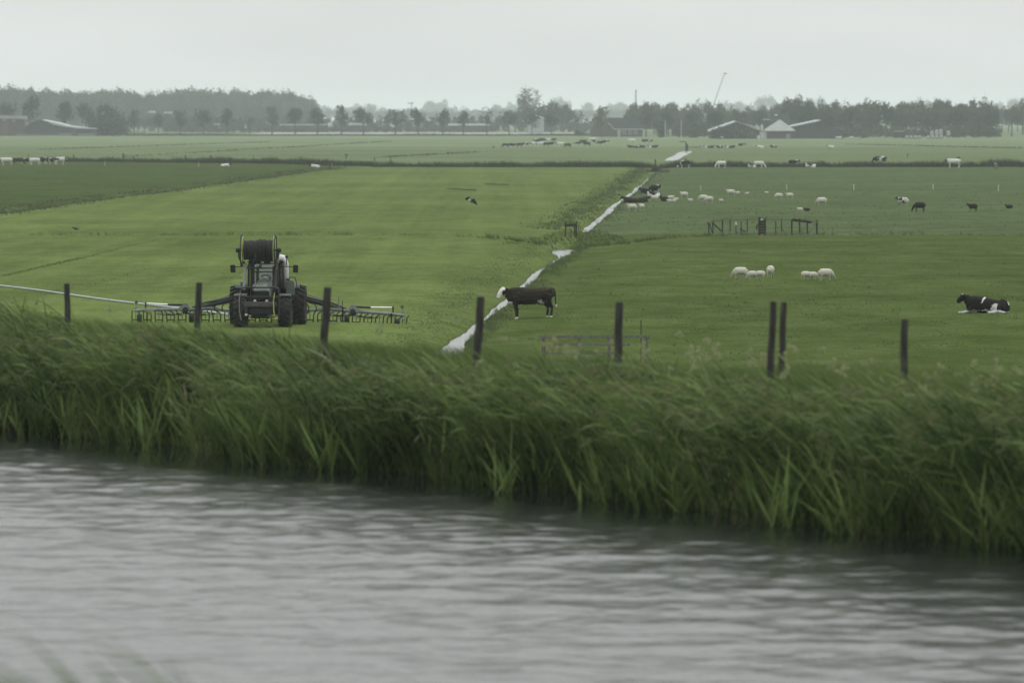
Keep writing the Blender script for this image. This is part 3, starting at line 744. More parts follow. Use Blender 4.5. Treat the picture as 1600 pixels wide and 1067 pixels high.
for x in np.arange(264, 1000, 12.5):
    if tr_.random() < .95:
        tree('shrub', x, 184.5 + tr_.uniform(-2.2, 2.0) - (3 if 560 < x < 900 else 0), 2960 + tr_.uniform(-20, 20), tr_.uniform(15, 21), 'bushy tree in the hazy hedge behind the row of round trees', 'bushes of the hedge behind the round trees')
for x in np.arange(204, 352, 11):
    tree('wood', x, 180 + tr_.uniform(-1.2, 3), 3060, 20, 'bushy tree before the left wood, below the two pale gable roofs', 'bushy trees before the left wood')
for x in np.arange(262, 775, 13):
    tree('shrub', x, 196.8 + tr_.uniform(-1.0, .8), 2885, tr_.uniform(16, 22), 'low bush at the front of the hazy hedge behind the row of round trees', 'front bushes of the hedge')
# distant woods fading into the mist
far = [(510, 165, 24), (528, 166, 20), (548, 166, 22), (562, 162, 26), (580, 162, 28), (600, 168, 24), (620, 170, 22), (640, 170, 22), (664, 164, 24), (676, 157, 30), (690, 155.5, 26), (706, 166, 24), (724, 167, 22),
       (742, 171, 20), (776, 162, 16), (786, 168, 22), (800, 159.5, 22), (812, 166, 22), (870, 151, 30), (882, 155, 24), (918, 159.5, 24), (905, 170, 22), (940, 170, 20), (958, 161, 26), (975, 159, 30), (1100, 162, 26), (1140, 158, 30), (1158, 158, 26), (1172, 162, 20), (1190, 149, 24), (1206, 150, 26),
       (1260, 153, 30), (1285, 153, 24), (1310, 158, 24), (1436, 158, 22), (1452, 157, 20), (1560, 160, 26), (1584, 153, 22), (1598, 152, 20), (1500, 161, 20)]
for x, tp, wd in far:
    tree('wood', x, tp, 8300 + tr_.uniform(-250, 250), wd, 'pale misty tree on the farthest horizon', 'misty trees on the farthest horizon')
for x in np.arange(500, 1610, 15):
    tree('wood', x, 171 + tr_.uniform(-2, 2.5), 6200 + tr_.uniform(-200, 200), 24, 'pale low tree closing the misty horizon', 'low misty trees closing the horizon')
# middle layer
mid = [(860, 159, 40), (880, 163, 34), (842, 163, 34), (825, 168, 30), (805, 174, 26)]
for x, tp, wd in mid: tree('wood', x, tp, 2900, wd, 'broad hazy tree beside the big lone tree behind the row', 'broad trees around the big lone tree')
tree('big', 824, 137, 2850, 42, 'large lone tree with ragged crown standing above all its neighbours')
for x, tp, wd in [(992, 160, 26), (1005, 158, 28), (1022, 159, 30), (1040, 162, 26), (1056, 159, 26), (1070, 162, 26), (1090, 158, 24), (1108, 158, 28), (1124, 160, 24), (1146, 166, 26), (1172, 166, 26), (1195, 165, 26), (1212, 162, 26), (985, 172, 24), (1030, 172, 30), (1064, 174, 30), (1130, 174, 30), (1160, 176, 26)]:
    tree('wood', x, tp, 2650 + tr_.uniform(-60, 60), wd, 'grey-green tree in the wood behind the middle farms', 'trees behind the middle farms')
for x, tp, wd in [(1240, 148, 36), (1228, 154, 28), (1262, 156, 34), (1286, 158, 30), (1304, 158, 26), (1325, 161, 30), (1345, 160, 28), (1362, 154, 42), (1392, 161, 28), (1406, 158, 26), (1422, 157, 34), (1442, 156, 30), (1462, 153, 34), (1478, 156, 28), (1500, 160, 30), (1517, 156, 26), (1534, 153.5, 36), (1550, 159, 26)]:
    tree('wood', x, tp, 2290 + tr_.uniform(-50, 50), wd, 'dark green tree in the wood at the right', 'trees of the wood at the right')
for x in np.arange(1322, 1562, 13):
    tree('shrub', x, 197 + tr_.uniform(-3, 3), 2255, 30, 'dark undergrowth bush along the foot of the right-hand wood', 'undergrowth at the foot of the right-hand wood')
for x in np.arange(1235, 1560, 13):
    if abs(x - 1385) < 12: continue
    tree('wood', x, 166 + tr_.uniform(-4, 5), 2230 + tr_.uniform(-20, 20), 32, 'lower dark tree at the edge of the wood at the right', 'edge trees of the wood at the right')
for x in (1556, 1566, 1576, 1590, 1600):
    tree('wood', x, 168 + tr_.uniform(-3, 5), 3000, 26, 'pale hazy tree behind the free-standing round tree at the right edge', 'pale trees at the right edge')
tree('row', 1385, 160, 2160, 36, 'tree with a clear bare trunk standing in front of the right-hand wood')
tree('row', 1581, 163, 2300, 36, 'round tree standing free at the right edge of the picture')
tree('wood', 1598, 156, 2500, 34, 'tall tree behind the free-standing round tree at the right edge')
for x, tp, wd, Y in ((1120, 196, 26, 2030), (1142, 198, 30, 2030), (1165, 199, 28, 2035), (1060, 196, 30, 2160), (1032, 190, 26, 2170), (1085, 194, 26, 2120), (905, 203, 20, 2290), (928, 205, 14, 2260), (1320, 202, 30, 2120), (1348, 204, 30, 2120), (1300, 205, 22, 2110), (1425, 202, 30, 2150), (1455, 201, 34, 2150), (1490, 198, 36, 2150), (1522, 192, 44, 2150), (1545, 200, 30, 2140)):
    tree('shrub', x, tp, Y, wd, 'low rounded shrub in front of the farms or the right-hand wood', 'shrubs around the farms')
for x, tp, wd in [(1320, 195, 30), (1350, 192, 30), (1372, 196, 28), (1270, 196, 34), (1245, 190, 30), (1400, 196, 26), (1100, 190, 30), (1070, 188, 30)]:
    tree('shrub', x, tp, 2200, wd, 'dark undergrowth bush filling the gap between the farm trees', 'undergrowth bushes between the farm trees')
for k_ in PROTO:
    for pr_ in PROTO[k_]:
        if not pr_[3]:
            for c in list(pr_[0].children): bpy.data.objects.remove(c)
            bpy.data.objects.remove(pr_[0])

# ------------------------------------------------------------------ animals
def vcol_mat(name, rough=.75, scale=20, amt=.12):
    m = bpy.data.materials.new(name); m.use_nodes = True; t = m.node_tree; b = t.nodes['Principled BSDF']
    b.inputs['Roughness'].default_value = rough; b.inputs['Specular IOR Level'].default_value = .06
    a = N(t, 'ShaderNodeAttribute', attribute_name='coat')
    tcn = N(t, 'ShaderNodeTexCoord'); n = N(t, 'ShaderNodeTexNoise'); n.inputs['Scale'].default_value = scale
    t.links.new(tcn.outputs['Object'], n.inputs['Vector'])
    r = N(t, 'ShaderNodeMapRange'); r.inputs[3].default_value = 1 - amt; r.inputs[4].default_value = 1 + amt; r.inputs[1].default_value = .3; r.inputs[2].default_value = .7
    t.links.new(n.outputs[0], r.inputs[0])
    s = N(t, 'ShaderNodeVectorMath', operation='SCALE'); t.links.new(a.outputs['Color'], s.inputs[0]); t.links.new(r.outputs[0], s.inputs['Scale'])
    t.links.new(s.outputs[0], b.inputs['Base Color'])
    return m
HIDE = vcol_mat('cow_hide', .75, 7, .30); FLEECE = vcol_mat('fleece', .95, 14, .14)
def ell(mb, c, r, n=10):
    prof = [(math.cos(math.pi * (1 - k / 8)) , math.sin(math.pi * k / 8)) for k in range(9)]
    pts = [(c[0] + a * r[0], c[1], c[2]) for a, q in prof]
    mb.tube(pts, [(max(.02, q) * r[1], max(.02, q) * r[2]) for a, q in prof], n)
def animal_mesh(name, mb, vox, smooth=6):
    me = mb.mesh(name); o = bpy.data.objects.new(name, me); COL.objects.link(o)
    r = o.modifiers.new('r', 'REMESH'); r.mode = 'VOXEL'; r.voxel_size = vox
    sm = o.modifiers.new('s', 'SMOOTH'); sm.iterations = smooth; sm.factor = .5
    dg = bpy.context.evaluated_depsgraph_get()
    ev = bpy.data.meshes.new_from_object(o.evaluated_get(dg)); bpy.data.objects.remove(o); bpy.data.meshes.remove(me)
    ev.name = name; ev.materials.clear(); ev.polygons.foreach_set('use_smooth', np.ones(len(ev.polygons), dtype=bool))
    return ev
def cow_mb(pose, headturn=0.):
    mb = MB(); dz = -.60 if pose == 'lie' else 0
    T = [(1.02, 1.20, .10, .12), (.97, 1.14, .20, .22), (.80, 1.10, .29, .30), (.5, 1.07, .32, .32), (.15, 1.02, .36, .37), (-.25, 1.01, .36, .39), (-.6, 1.05, .29, .37), (-.82, 1.08, .22, .33), (-.95, 1.10, .15, .25)]
    if pose == 'lie': T = [(x, z - .17 * max(0, x + .3) ** 1.0, a * 1.12, b * (1 - .12 * max(0, x))) for x, z, a, b in T]
    mb.tube([(x, 0, z + dz) for x, z, a, b in T], [(a, b) for x, z, a, b in T], 14)
    if pose != 'lie': mb.tube([(.98, 0, 1.28 + dz), (.7, 0, 1.33 + dz), (.3, 0, 1.27 + dz), (-.3, 0, 1.25 + dz), (-.8, 0, 1.28 + dz)], [.05, .09, .09, .09, .09], 8)      # back line
    else: mb.tube([(.75, 0, 1.10 + dz), (.3, 0, 1.19 + dz), (-.3, 0, 1.27 + dz), (-.8, 0, 1.32 + dz)], [.09, .09, .09, .09], 8)
    if pose != 'lie': ell(mb, (-.80, 0, .84), (.17, .13, .20)); ell(mb, (.70, 0, 1.30), (.22, .13, .12)); ell(mb, (.05, 0, .86), (.5, .30, .24)); mb.tube([(-.55, .22, 1.15), (-.62, .24, .85)], [.14, .12], 8); mb.tube([(-.55, -.22, 1.15), (-.62, -.24, .85)], [.14, .12], 8); ell(mb, (.84, .16, 1.22 + dz), (.13, .1, .12)); ell(mb, (.84, -.16, 1.22 + dz), (.13, .1, .12))
    if pose == 'graze':
        nk = [(-.78, 0, 1.12), (-1.0, 0, .95), (-1.2, 0, .72), (-1.32, 0, .52)]; hd = [(-1.28, 0, .58), (-1.38, 0, .40), (-1.47, 0, .20), (-1.51, 0, .10)]
    elif pose == 'lie':
        nk = [(-.75, 0, 1.12 + dz), (-.92, 0, 1.24 + dz), (-1.04, 0, 1.38 + dz)]; hd = [(-1.02, 0, 1.43 + dz), (-1.15, 0, 1.35 + dz), (-1.33, 0, 1.20 + dz), (-1.42, 0, 1.12 + dz)]
    else:
        nk = [(-.75, 0, 1.10), (-.95, 0, 1.16), (-1.12, -headturn * .05, 1.24)]; hd = [(-1.09, -headturn * .03, 1.36), (-1.21, -headturn * .08, 1.25), (-1.36, -headturn * .13, 1.06), (-1.43, -headturn * .16, .97)]
    mb.tube(nk, [(.17, .29), (.13, .22), (.11, .16)] + [(.1, .13)] * (len(nk) - 3), 12)
    mb.tube([(-.9, 0, nk[0][2] - .25), (-1.0, 0, nk[1][2] - .12)], [.08, .05], 8)
    mb.tube(hd, [(.135, .14), (.14, .155), (.105, .12), (.085, .08)], 12)
    h0 = Vector(hd[0]); h1 = (Vector(hd[1]) - h0).normalized(); side = h1.cross(Vector((0, 0, 1))).normalized()
    for s in (-1, 1):
        e0 = h0 + side * s * .10 + h1 * .02; e1 = e0 + side * s * .16 + Vector((0.02, 0, .0))
        mb.tube([e0, (e0 + e1) / 2, e1], [(.035, .05), (.03, .065), (.02, .03)], 8)
    if pose != 'lie':
        for s in (-1, 1):
            off = .06 if s > 0 else -.05
            mb.tube([(-.62 + off, s * .19, 1.0), (-.62 + off, s * .19, .72), (-.60 + off, s * .18, .44), (-.60 + off, s * .18, .40), (-.60 + off, s * .18, .14), (-.61 + off, s * .18, .08), (-.63 + off, s * .18, 0)],
                    [(.13, .19), (.10, .13), (.075, .08), (.068, .074), (.052, .058), (.062, .066), (.068, .078)], 10)
            off = .05 if s < 0 else -.04
            mb.tube([(.76 + off, s * .19, 1.05), (.72 + off, s * .19, .80), (.78 + off, s * .19, .62), (.88 + off, s * .18, .48), (.86 + off, s * .18, .40), (.82 + off, s * .18, .14), (.81 + off, s * .18, .08), (.79 + off, s * .18, 0)],
                    [(.16, .28), (.14, .22), (.10, .14), (.072, .09), (.062, .07), (.052, .058), (.062, .066), (.068, .078)], 10)
        ell(mb, (.52, 0, .70), (.20, .15, .12))
        mb.tube([(1.0, 0, 1.30), (1.09, 0, 1.22), (1.13, 0, 1.0), (1.13, .01, .75), (1.14, .01, .62)], [.045, .04, .033, .033, .03], 8)
        mb.tube([(1.14, .01, .64), (1.145, .01, .54), (1.14, .01, .44)], [.035, .055, .03], 8)
    else:
        for s in (-1, 1):
            mb.tube([(-.62, s * .2, .42), (-.86, s * .26, .17), (-.98, s * .28, .10)], [.12, .085, .07], 8)
            mb.tube([(-.98, s * .28, .11), (-1.15 if s < 0 else -.75, s * .30, .065), (-1.38 if s < 0 else -.62, s * .31, .06)], [.07, .055, .05], 8)
        mb.tube([(.80, -.1, .48), (.66, -.36, .28), (.42, -.46, .13)], [.24, .19, .11], 10)
        mb.tube([(.42, -.46, .11), (.62, -.52, .08), (.86, -.50, .07)], [.08, .06, .055], 8)
        mb.tube([(.42, -.46, .09), (.2, -.5, .065), (.0, -.5, .06)], [.07, .055, .05], 8)
        mb.tube([(.80, .1, .48), (.66, .33, .28), (.42, .42, .14)], [.24, .19, .11], 10)
        ell(mb, (.35, -.1, .12), (.3, .3, .1))
        mb.tube([(.98, 0, .52), (1.06, -.08, .36), (1.05, -.12, .15), (.98, -.2, .06)], [.05, .04, .035, .05], 8)
        ell(mb, (.84, 0, .30), (.24, .26, .28))
    return mb
def sheep_mb(pose):
    mb = MB(); dz = -.24 if pose == 'lie' else 0
    T = [(.44, .60, .10, .12), (.40, .58, .19, .21), (.2, .57, .24, .25), (-.05, .56, .25, .26), (-.28, .58, .21, .23), (-.42, .60, .13, .15)]
    mb.tube([(x, 0, z + dz) for x, z, a, b in T], [(a, b) for x, z, a, b in T], 14)
    if pose == 'graze':
        nk = [(-.35, 0, .58), (-.50, 0, .42), (-.58, 0, .28)]; hd = [(-.55, 0, .30), (-.62, 0, .18), (-.68, 0, .06)]
    else:
        nk = [(-.34, 0, .62 + dz), (-.46, 0, .72 + dz), (-.52, 0, .80 + dz)]; hd = [(-.50, 0, .83 + dz), (-.58, 0, .78 + dz), (-.70, 0, .70 + dz)]
    mb.tube(nk, [(.13, .15), (.10, .12), (.085, .09)], 10); mb.tube(hd, [(.075, .08), (.07, .075), (.042, .045)], 10)
    h0 = Vector(hd[0]); side = Vector((0, 1, 0))
    for s in (-1, 1): mb.tube([h0 + side * s * .06, h0 + side * s * .15 + Vector((.01, 0, -.01))], [.03, .022], 6)
    if pose != 'lie':
        for s in (-1, 1):
            mb.tube([(-.28 + s * .03, s * .13, .45), (-.28 + s * .03, s * .12, .22), (-.29 + s * .03, s * .12, 0)], [.065, .034, .036], 8)
            mb.tube([(.30 - s * .03, s * .13, .45), (.34 - s * .03, s * .12, .24), (.31 - s * .03, s * .12, 0)], [.085, .038, .036], 8)
    else:
        mb.tube([(-.30, .1, .16), (-.44, .14, .06), (-.30, .16, .04)], [.08, .045, .035], 8); ell(mb, (0, 0, .12), (.42, .24, .12)); ell(mb, (.22, -.14, .14), (.16, .12, .12))
    mb.tube([(.42, 0, .66 + dz), (.49, 0, .56 + dz), (.49, 0, .46 + dz)], [.05, .045, .03], 8)
    return mb
TPL = {('cow', p): animal_mesh('cow_' + p, cow_mb(p), .035, 3) for p in ('stand', 'graze', 'lie')}
NEARCOW = animal_mesh('cow_near', cow_mb('stand', 1.0), .026, 2)
LIECOW = animal_mesh('cow_resting', cow_mb('lie'), .026, 3)
TPL.update({('sheep', p): animal_mesh('sheep_' + p, sheep_mb(p), .028, 2) for p in ('stand', 'graze', 'lie')})
def paint(me, fn):
    n = len(me.vertices); co = np.empty(n * 3, np.float32); me.vertices.foreach_get('co', co); co = co.reshape(-1, 3)
    c = np.ones((n, 4), np.float32); c[:, :3] = fn(co)
    at = me.color_attributes.new('coat', 'FLOAT_COLOR', 'POINT'); at.data.foreach_set('color', c.ravel())
DK = np.array([.014, .013, .011]); WH = np.array([.50, .50, .46]); BR = np.array([.027, .023, .017])
def blotch(co, seed, thr, dark=DK, white=WH, headdark=True, legs=True, sc=1.9):
    q = vnoise(co[:, 0] * sc + 5, co[:, 2] * sc + np.sign(co[:, 1]) * 7, seed) + .35 * vnoise(co[:, 0] * 4.5, co[:, 2] * 4.5, seed + 3)
    d = q > thr
    if headdark: d |= (co[:, 0] < -.98) & (co[:, 2] > .0) & (vnoise(co[:, 0] * 3, co[:, 2] * 3, seed + 5) > -.6)
    if legs: d &= co[:, 2] > .45 if co[:, 2].max() > 1.1 else d
    return np.where(d[:, None], dark, white)
def nearcoat(co):
    x, y, z = co.T; c = np.tile(BR, (len(co), 1)) * (.8 + .5 * sstep(1.15, 1.4, z) * sstep(0, .8, x))[:, None] + np.array([.012, .014, .0]) * (sstep(1.1, 1.4, z) * sstep(-.6, .9, x))[:, None]  # light on the back painted into the coat as a paler olive tone
    face = (x < -1.10) & (z > .85); eye = ((x + 1.17) ** 2 / .006 + (z - 1.20) ** 2 / .012 < 1) | ((x > -1.13) & (z > 1.17) & (z < 1.30))
    ears = (np.abs(y + .05) > .17) & (x < -1.0) & (x > -1.2) & (z > 1.2)
    c[face & ~eye] = WH * 1.0; c[ears] = BR
    c[(z < .13)] = WH; c[(x < -.78) & (z < .80) & (z > .62)] = WH; c[(z < .66) & (z > .5) & (x > -.5) & (x < -.28) & (np.abs(y) < .3)] = WH
    c[(x > .40) & (x < .60) & (z < .72) & (z > .50) & (np.abs(y) < .25)] = WH * .45; c[(x > 1.08) & (z < .60) & (z > .3)] = WH
    c[(x > .3) & (x < .5) & (z > .70) & (z < .84)] = WH; c[(x > .7) & (z > .36) & (z < .46)] = BR * 2.2
    return c
def liecoat(co):
    x, y, z = co.T; c = np.tile(DK * .8, (len(co), 1)); j = .05 * vnoise(x * 9, z * 9, 77)
    c[(z < .17 + j)] = WH; c[(x > .16 + j) & (x < .46 + j) & (z < .44 + j * 2 - (x - .3) ** 2 * 2)] = WH
    c[(np.abs((x + .25 + j) - (z - .58) * .8) < .03 + .05 * (z - .5)) & (z > .50 + j)] = WH; c[(x > .72) & (z > .46 - (x - .8) * .3) & (np.abs(y) < .18)] = WH; c[(x > .78) & (x < 1.2) & (z > .10) & (z < .2)] = DK
    c[(x < -.92) & (x > -1.15) & (z > .78)] = DK; c[(x < -1.12) & (x > -1.2) & (z > .74) & (np.abs(y) < .06)] = WH; c[(x > -.5) & (x < -.05) & (z < .13)] = DK
    return c
_coats = {
 'black_white': lambda co: blotch(co, 101, -.05), 'white_black': lambda co: blotch(co, 122, .42), 'white': lambda co: blotch(co, 140, 5, headdark=False), 'white_darkhead': lambda co: blotch(co, 133, .8),
 'black': lambda co: blotch(co, 150, -5, legs=False), 'brown': lambda co: blotch(co, 151, -5, dark=BR, legs=False), 'mostly_black': lambda co: blotch(co, 162, -.5)}
def sheepcoat(dark):
    def f(co):
        base = {'white': np.array([.44, .43, .36]), 'black': np.array([.016, .014, .012])}[dark]; c = np.tile(base, (len(co), 1)); z = co[:, 2]; x = co[:, 0]
        if dark == 'white':
            c *= (1 - .25 * (z < z.max() * .45))[:, None]; c[(x < -.52)] = np.array([.26, .25, .2])  # darker legs, with belly shade painted into the fleece colour
        return c
    return f
def spotsheep(co):
    c = sheepcoat('white')(co); c[(vnoise(co[:, 0] * 6, co[:, 2] * 6, 9) > .25) | (co[:, 0] < -.45)] = [.02, .018, .015]; return c
_coats.update({'sheep_white': sheepcoat('white'), 'sheep_black': sheepcoat('black'), 'sheep_spotted': spotsheep})
_amc = {}
def animal(kind, pose, coat, px, py, wpx, face, label, group=None, yaw=0., hs=1.):
    """face -1: head to the left of the picture, +1 to the right; wpx visible length"""
    key = (kind, pose, coat)
    if key not in _amc:
        me = TPL[(kind, pose)].copy(); paint(me, _coats[('sheep_' if kind == 'sheep' else '') + coat]); me.materials.append(HIDE if kind == 'cow' else FLEECE); me.name = f'{kind}_{pose}'; _amc[key] = me
    o = bpy.data.objects.new(kind, _amc[key]); link(o)
    p = G(px, py); sc = F / p.y
    full = {'cow': 2.55, 'sheep': 1.12}[kind] * (abs(math.cos(yaw)) + .3 * abs(math.sin(yaw)))
    s = wpx / sc / full
    lim = {'cow': (.75, 1.12), 'sheep': (.45, 1.25)}[kind]; s = min(max(s, lim[0]), lim[1])
    o.location = (p.x, p.y, hz(p.x, p.y) - .01); o.scale = (s, s, s * hs); o.rotation_euler = (0, 0, (0 if face < 0 else math.pi) + yaw)
    tag(o, label, kind, group); return o

# the near cow on the ditch side and the resting one at the right
paint(NEARCOW, nearcoat); NEARCOW.materials.append(HIDE)
pf, ph = P(812, 497, -.05), P(852, 491.5, -.02)
o = bpy.data.objects.new('cow', NEARCOW); link(o)
cx, cy = P(829, 494).x, P(829, 494).y; s_ = 1.02
zf, zh_ = hz(cx - .6, cy), hz(cx + .8, cy)
o.location = (cx, cy, (zf + zh_) / 2 - .07); o.scale = (s_, s_, s_ * 1.0); o.rotation_euler = (0, -math.atan2(zh_ - zf, 1.4), math.radians(12))
tag(o, 'dark brown cow with a white face standing beside the ditch and looking left', 'cow')
paint(LIECOW, liecoat); LIECOW.materials.append(HIDE)
o = bpy.data.objects.new('cow', LIECOW); link(o); p = P(1542, 489.5)
o.location = (p.x, p.y, hz(p.x, p.y) - .02); o.scale = (.93, .93, .96); tag(o, 'black and white cow lying alone in the near right meadow', 'cow')
PI2 = math.pi / 2
near_sheep = [('graze', 1157, 436, 26, -1, 'big woolly ewe grazing, leftmost of the nearer sheep groups', 0), ('graze', 1175, 436.5, 19, -1, 'lamb grazing directly behind the big ewe of the left sheep group', .5),
 ('graze', 1188, 436, 19, -1, 'lamb grazing second behind the big ewe of the left sheep group', -.4), ('graze', 1204, 434, 14, 1, 'lamb seen from behind, apart at the right of the left sheep group', PI2 * .85),
 ('graze', 1259, 437, 19, 1, 'lamb at the left end of the right-hand sheep group', .5), ('graze', 1270, 437, 18, 1, 'lamb half hidden behind the big ewe of the right-hand sheep group', .2),
 ('graze', 1290, 438.5, 27, 1, 'big woolly ewe grazing to the right, nearest of all the sheep', .1)]
for ps, x, y, w_, fc, lb, yw in near_sheep: animal('sheep', ps, 'white', x, y, w_, fc, lb, 'white sheep grazing in two small groups', yw)
mid_sheep = [('stand', 'white', 988, 331, 17, -1, 'white ewe standing nearest to the ditch below the resting brown cows', 0), ('stand', 'white', 1002, 329.5, 13, -1, 'white sheep turned half away, just right of the ewe nearest to the ditch', .9),
 ('lie', 'white', 974, 315, 9, -1, 'small white lamb lying left of the resting brown cows', 0), ('lie', 'white', 1023, 312, 13, -1, 'white sheep lying below the black and white cows', 0),
 ('lie', 'black', 1038, 314.5, 14, -1, 'black sheep lying at the left of the cluster of resting white sheep', 0), ('lie', 'white', 1048, 311.5, 12, 1, 'white sheep lying at the back of the resting cluster', .3),
 ('lie', 'white', 1046, 316, 9, -1, 'white lamb lying in front of the resting cluster', 0), ('lie', 'white', 1056, 313.5, 9, 1, 'white lamb lying at the right end of the resting cluster', 0), ('lie', 'white', 1053, 316, 8, 1, 'smallest white lamb in front of the resting cluster at its right', 0),
 ('stand', 'white', 1069, 310, 14, -1, 'white sheep standing just right of the resting cluster with raised head', 0), ('lie', 'white', 1079, 315, 9, -1, 'white lamb lying alone below the sheep with raised head', 0),
 ('graze', 'white', 1099, 316, 16, -1, 'left one of two large overlapping ewes in the middle of the far flock', 0), ('graze', 'white', 1108, 317.5, 15, -1, 'right one of two large overlapping ewes in the middle of the far flock', 0),
 ('lie', 'white', 1127, 315, 8, -1, 'flat lying lamb right of the two overlapping ewes', 0), ('stand', 'white', 1142, 307, 15, -1, 'white ewe with a dark head standing at the back of the far flock', 0), ('lie', 'white', 1153, 303.5, 8, -1, 'white lamb sitting behind the dark-headed ewe', 0),
 ('lie', 'white', 1167, 304, 7, 1, 'tiny white lamb lying right of the dark-headed ewe', 0), ('lie', 'white', 1198, 303, 7, -1, 'faint white lamb lying farthest back in the flock', 0), ('graze', 'white', 1217, 312, 14, -1, 'white sheep grazing close behind another in the right part of the flock', 0),
 ('stand', 'white', 1234, 311, 13, -1, 'round white sheep standing right of the grazing one under the white stake', 0), ('graze', 'white', 1284, 321.5, 18, -1, 'white ewe grazing alone at the right end of the white flock', 0),
 ('lie', 'white', 1250, 329.5, 10, -1, 'white sheep resting beside a small black one above the pen', 0), ('lie', 'black', 1261, 330, 10, -1, 'small black sheep resting beside a white one above the pen', 0),
 ('stand', 'spotted', 1411, 323, 20, -1, 'spotted sheep with a black head standing in the right pasture', 0), ('graze', 'black', 1437, 331, 21, -1, 'large black sheep grazing behind the spotted one in the right pasture', 0),
 ('stand', 'black', 1520, 331, 18, -1, 'black sheep standing in the right pasture near the edge', .2), ('lie', 'black', 1577, 326, 12, -1, 'black sheep lying farthest right in the right pasture', 0)]
for ps, ct, x, y, w_, fc, lb, yw in mid_sheep: animal('sheep', ps, ct, x, y, w_, fc, lb, 'sheep of the far flock', yw)
cows = [('lie', 'brown', 986, 317, 30, -1, 'dark brown cow resting nearest the ditch, left of two', 0), ('lie', 'brown', 1001, 316.5, 26, 1, 'dark brown cow resting, right one of two beside the ditch', .3), ('lie', 'black', 1011, 302, 22, -1, 'black cow lying flat behind the black and white cows', .2),
 ('stand', 'black_white', 1023, 305, 24, 1, 'black and white cow at the back of the resting cows', 1.0), ('lie', 'black_white', 1022, 308.5, 24, -1, 'black and white cow lying in front of another of its kind', 0),
 ('graze', 'black_white', 1070, 262.5, 22, -1, 'patched cow grazing where the ditch meets the dark sedge belt', .3), ('graze', 'white', 1127, 262.5, 20, -1, 'white cow grazing to the left in front of the sedge belt', .5), ('graze', 'white', 1186, 262.5, 20, 1, 'white cow grazing to the right in front of the sedge belt', -.4),
 ('lie', 'black_white', 1175, 262, 15, -1, 'black and white cow partly behind the white cow grazing to the right', .2), ('stand', 'black_white', 1240, 260.5, 20, 1, 'patched cow standing in the sedge belt at the right', .3), ('lie', 'black_white', 1267, 262, 22, -1, 'cow lying low before the sedge belt', 0),
 ('graze', 'mostly_black', 1375, 261, 24, -1, 'almost black cow grazing at the sedge belt', 0), ('stand', 'white_darkhead', 1490, 262, 25, -1, 'white cow with a dark head walking left along the sedge belt', 0),
 ('stand', 'white', 10, 258.5, 22, -1, 'white cow at the far left edge of the picture', 0), ('graze', 'black', 28, 257.5, 20, 1, 'black cow between the white cows at the left edge', .4), ('graze', 'black_white', 41, 257, 17, -1, 'patched grazing cow, third of the group at the left edge', .7),
 ('stand', 'white_darkhead', 54, 258, 20, -1, 'white cow with a dark head in the middle of the group at the left edge', 0), ('stand', 'black_white', 67, 256.5, 17, 1, 'black and white cow half turned away in the group at the left edge', .9), ('graze', 'black_white', 82, 256.5, 18, -1, 'dark patched cow grazing beside the spotted one in the left group', .5),
 ('stand', 'white_black', 94, 257.5, 22, 1, 'white spotted cow, rightmost of the group at the left edge', .5), ('lie', 'white_black', 352, 261, 17, 1, 'grey white cow lying in the left pasture under the sedge belt', 0), ('lie', 'white_darkhead', 493, 262.5, 16, -1, 'white cow with dark head lying at the corner of the left pasture', 0)]
for ps, ct, x, y, w_, fc, lb, yw in cows: animal('cow', ps, ct, x, y, w_, fc, lb, None, yw)
herd = [(790, 231, 'graze', 'black', -1), (796, 230.5, 'graze', 'black_white', -1), (803, 231, 'graze', 'black_white', 1), (811, 230.5, 'stand', 'black', -1), (821, 229.5, 'graze', 'mostly_black', -1), (833, 229, 'stand', 'white_black', 1), (845, 229, 'stand', 'white', -1), (854, 229.5, 'stand', 'black', 1), (863, 229, 'stand', 'mostly_black', 1),
 (876, 229.5, 'stand', 'white', -1), (887, 231, 'graze', 'black', -1), (839, 225, 'stand', 'black_white', -1), (848, 223, 'stand', 'black', -1), (856, 223.5, 'stand', 'white_black', 1), (864, 223, 'stand', 'black_white', -1), (903, 228, 'graze', 'black_white', -1), (911, 225.5, 'stand', 'black', 1), (917, 229, 'stand', 'black', -1), (925, 222, 'stand', 'white', 1),
 (931, 225.5, 'stand', 'mostly_black', -1), (938, 227.5, 'graze', 'black_white', -1), (945, 226, 'stand', 'black_white', 1), (988, 224, 'stand', 'white', -1), (1008, 224.5, 'stand', 'black_white', 1), (1014, 224.5, 'stand', 'mostly_black', -1), (986, 231, 'lie', 'black', -1), (995, 231.5, 'lie', 'mostly_black', 1), (1004, 231, 'lie', 'black', -1), (1013, 231.5, 'lie', 'black_white', -1), (1022, 231, 'lie', 'black', 1),
 (1100, 231.5, 'lie', 'black_white', -1), (1110, 231.5, 'lie', 'black', 1), (1125, 231.5, 'lie', 'mostly_black', -1), (1134, 231.5, 'lie', 'black_white', -1), (1143, 231.5, 'lie', 'black', 1), (1159, 231, 'stand', 'mostly_black', 1), (1188, 231.5, 'lie', 'white_darkhead', -1), (1209, 231, 'lie', 'mostly_black', -1), (1298, 231, 'lie', 'white_darkhead', -1)]
PW = {'stand': 'standing', 'graze': 'grazing', 'lie': 'lying'}; CW = {'black': 'black', 'black_white': 'black and white', 'mostly_black': 'mostly black', 'white': 'white', 'white_black': 'spotted white', 'white_darkhead': 'white dark-headed'}
